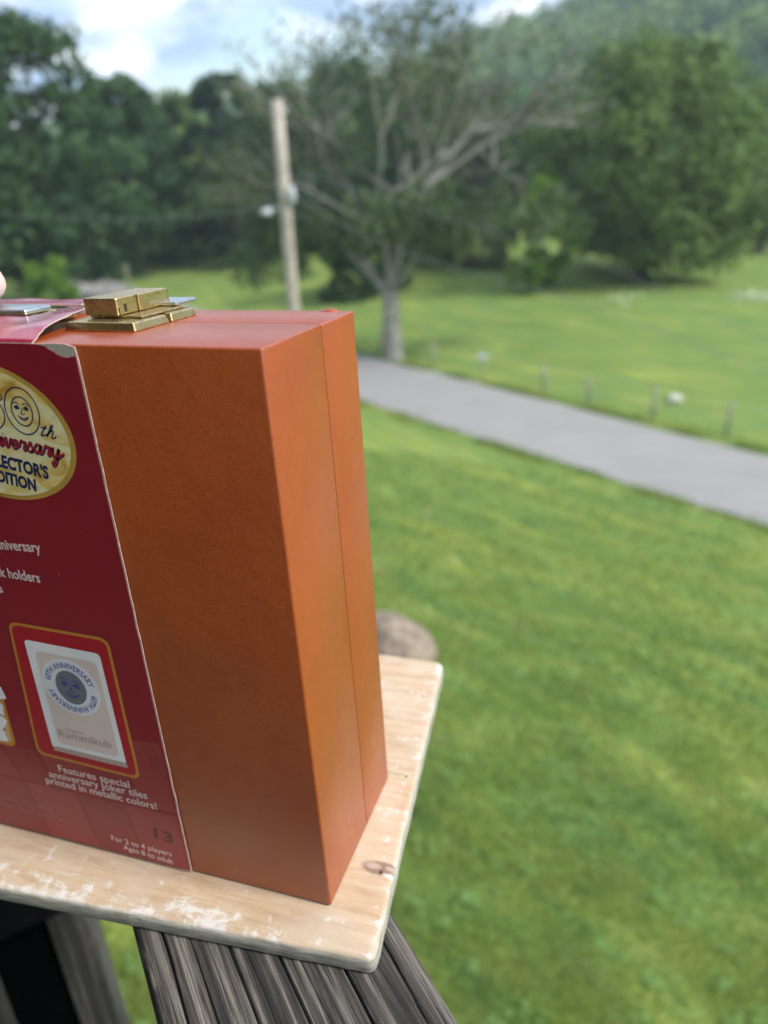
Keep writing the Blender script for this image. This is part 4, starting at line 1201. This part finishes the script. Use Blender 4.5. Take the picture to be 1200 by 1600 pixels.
text('lettering', 'Original', (-0.1215, 0.0742), (-0.1120, 0.0740), 0.0022, 7, EMBOSS, fr)
text('lettering', 'Rummikub', (-0.1262, 0.0702), (-0.0980, 0.0692), 0.0042, 7, EMBOSS, fr, bold=0.012)
# neighbouring picture, cut by the left edge
f2 = sheet('picture_frame', rrect([(-0.2150, 0.0600), (-0.1545, 0.0568), (-0.1512, 0.1295), (-0.2100, 0.1305)], 0.005), 2, GOLDLINE)
sheet('picture_ground', rrect([(-0.2135, 0.0616), (-0.1562, 0.0586), (-0.1527, 0.1280), (-0.2085, 0.1290)], 0.004), 3, coated('picture_tan_print', (0.55, 0.38, 0.18), var=0.4), f2)
sheet('picture_patch', [(-0.2050, 0.0610), (-0.1600, 0.0592), (-0.1570, 0.0730), (-0.2000, 0.0745)], 4, REDPR, f2)
sheet('picture_patch', [(-0.2030, 0.0775), (-0.1580, 0.0752), (-0.1570, 0.0768), (-0.2010, 0.0795)], 4, coated('picture_dark_print', (0.06, 0.06, 0.05)), f2)
for i, (x, z, r0_) in enumerate(((-0.1660, 0.0625, 0.1), (-0.1620, 0.0690, 0.9), (-0.1625, 0.0805, -0.2), (-0.1850, 0.0650, 0.3), (-0.1590, 0.0880, 0.2), (-0.1960, 0.0700, -0.3))):
    P = [(x + a * math.cos(r0_) - b * math.sin(r0_), z + a * math.sin(r0_) + b * math.cos(r0_)) for a, b in ((-0.0075, -0.0034), (0.0075, -0.0034), (0.0075, 0.0034), (-0.0075, 0.0034))]
    sheet('picture_tile', rrect(P, 0.001), 5 + i % 2, TILE_WHITE, f2)
text('lettering', 'C', (-0.1662, 0.0612), (-0.1632, 0.0612), 0.0034, 7, INK_NAVY, f2)

# top flap of the sleeve, bulging over the leather, with the cut-out for the handle
def flap_h(x, y):
    b = 0.0044 * (1 - math.exp(-max(y, 0) / 0.014))
    n_ = 0.0006 * mnoise.noise(Vector((x * 60, y * 60, 0)))
    lift = 0.0012 * math.exp(-((x + 0.098) / 0.01) ** 2)
    return b + (n_ + lift) * min(1, max(y, 0) / 0.01)
def flap():
    U = 46; W = 30; V = []; F = []
    def hem(y):   # right hem of the flap against y
        k = [(0, -0.0880), (0.010, -0.0915), (0.021, -0.0945), (0.034, -0.0970), (0.0455, -0.1005), (0.060, -0.1150), (0.0815, -0.1250)]
        for (a, xa), (b, xb) in zip(k, k[1:]):
            if y <= b: return xa + (xb - xa) * (y - a) / (b - a)
        return k[-1][1]
    for j in range(W + 1):
        y = 0.0816 * j / W
        for i in range(U + 1):
            u = (i / U) ** 1.6
            h0 = hem(y) + 0.0005 * mnoise.noise(Vector((y * 300, 1, 0)))
            x = h0 + (SX0 - h0) * u
            V.append((x, y + Y2 * (1 - min(1, y / 0.003)), tz(y) + 0.0004 + flap_h(x, y)))
    for j in range(W):
        for i in range(U):
            cx = (V[j * (U + 1) + i][0]); cy = V[j * (U + 1) + i][1]
            if cx < -0.1135 + 0.002 * math.sin(cy * 900) and 0.031 < cy < 0.062 and cx > -0.250: continue
            F.append((j * (U + 1) + i, (j + 1) * (U + 1) + i, (j + 1) * (U + 1) + i + 1, j * (U + 1) + i + 1))
    o = pm('top_flap', V, F, [coated('maroon_flap_print', (0.30, 0.014, 0.050), 0.22, coat=0.8), CARD], slv, True)
    me = o.data
    md = o.modifiers.new('thick', 'SOLIDIFY'); md.thickness = 0.0006; md.offset = -1 ; md.material_offset_rim = 1; md.use_rim = True
    return o
flap()
plate('rear_panel', [(SX0, 0.0015), (SX1 - .03, 0.0015), (SX1 - .03, tz(.0817)), (SX0, tz(.0817))], 0.0823, 0.0829, MAROON, slv)

# ------------------------------------------------------------------ hand steadying the case at the left edge
SKIN = NB('warm_skin'); a = SKIN.noise(SKIN.map(), 90, 4); b = SKIN.noise(SKIN.map(), 1400, 3)
SKIN.b.inputs['Subsurface Weight'].default_value = 0.08
SKIN.b.inputs['Subsurface Radius'].default_value = (0.006, 0.002, 0.001)
SKIN = SKIN.done(SKIN.ramp(a, [(0.3, (0.56, 0.42, 0.40)), (0.7, (0.66, 0.52, 0.49))]), 0.5, 0, SKIN.bump(b, 0.2, 0.0004))
def skin_mesh(name, verts, edges, radii, mat, parent, rootv=0, sub=2):
    me = bpy.data.meshes.new(name); me.from_pydata(verts, edges, []); me.update()
    ob = bpy.data.objects.new('tmp', me); col.objects.link(ob)
    ob.modifiers.new('s', 'SKIN')
    if not me.skin_vertices: me.skin_vertices.new()
    for i, sv in enumerate(me.skin_vertices[0].data):
        r_ = radii[i]; sv.radius = (r_, r_) if not hasattr(r_, '__len__') else r_
        sv.use_root = (i == rootv)
    m2 = ob.modifiers.new('u', 'SUBSURF'); m2.levels = sub
    dg = bpy.context.evaluated_depsgraph_get()
    out = bpy.data.meshes.new_from_object(ob.evaluated_get(dg)); bpy.data.objects.remove(ob)
    out.materials.clear(); out.name = name
    return link_mesh(name, out, mat, parent, True)
hand = root('hand', (-0.21, 0.02, 0.27), 'bare pink fingertip of a hand resting on the case top at the left edge', 'hand')
hv = [(-0.262, -0.050, 0.300), (-0.235, -0.020, 0.300), (-0.215, 0.000, 0.300), (-0.300, -0.090, 0.295), (-0.40, -0.20, 0.26), (-0.52, -0.34, 0.20)]
he = [(0, 1), (1, 2), (0, 3), (3, 4), (4, 5)]
hr = [(0.022, 0.018), (0.028, 0.016), (0.026, 0.013), 0.023, 0.031, 0.038]
def finger(pts, rad):
    global hv, he, hr
    o = len(hv); hv += pts; hr += rad
    he.append((2, o))
    for i in range(len(pts) - 1): he.append((o + i, o + i + 1))
finger([(-0.182, 0.010, 0.294), (-0.160, 0.028, 0.284), (-0.1475, 0.042, 0.269), (-0.1440, 0.0490, 0.2560)], [0.0095, 0.0088, 0.0085, 0.0078])
finger([(-0.200, 0.018, 0.302), (-0.184, 0.042, 0.300), (-0.178, 0.060, 0.290), (-0.176, 0.068, 0.275)], [0.0098, 0.0088, 0.008, 0.0068])
finger([(-0.216, 0.024, 0.302), (-0.203, 0.048, 0.300), (-0.198, 0.064, 0.289), (-0.196, 0.070, 0.275)], [0.0093, 0.0085, 0.0078, 0.0066])
finger([(-0.232, 0.022, 0.300), (-0.222, 0.042, 0.297), (-0.218, 0.056, 0.287), (-0.216, 0.061, 0.275)], [0.0085, 0.0075, 0.007, 0.006])
o = len(hv); hv += [(-0.228, -0.034, 0.292), (-0.200, -0.030, 0.283), (-0.184, -0.018, 0.276), (-0.1765, -0.0095, 0.270)]; hr += [0.012, 0.0105, 0.0095, 0.0075]
he.append((1, o)); he += [(o, o + 1), (o + 1, o + 2), (o + 2, o + 3)]
skin_mesh('body', hv, he, hr, SKIN, hand)

# ------------------------------------------------------------------ haze
def haze():
    bmm = bmesh.new(); bx(bmm, -700, 700, -400, 900, -30, 130)
    m = bpy.data.materials.new('haze'); m.use_nodes = True; t_ = m.node_tree; t_.nodes.clear()
    o_ = t_.nodes.new('ShaderNodeOutputMaterial'); v_ = t_.nodes.new('ShaderNodeVolumePrincipled')
    v_.inputs['Color'].default_value = (0.70, 0.85, 1.0, 1); v_.inputs['Density'].default_value = 0.0008
    v_.inputs['Anisotropy'].default_value = 0.2
    t_.links.new(v_.outputs[0], o_.inputs['Volume'])
    tag(bm_obj('haze', bmm, m), kind='stuff')
HAZE = True
if HAZE: haze()
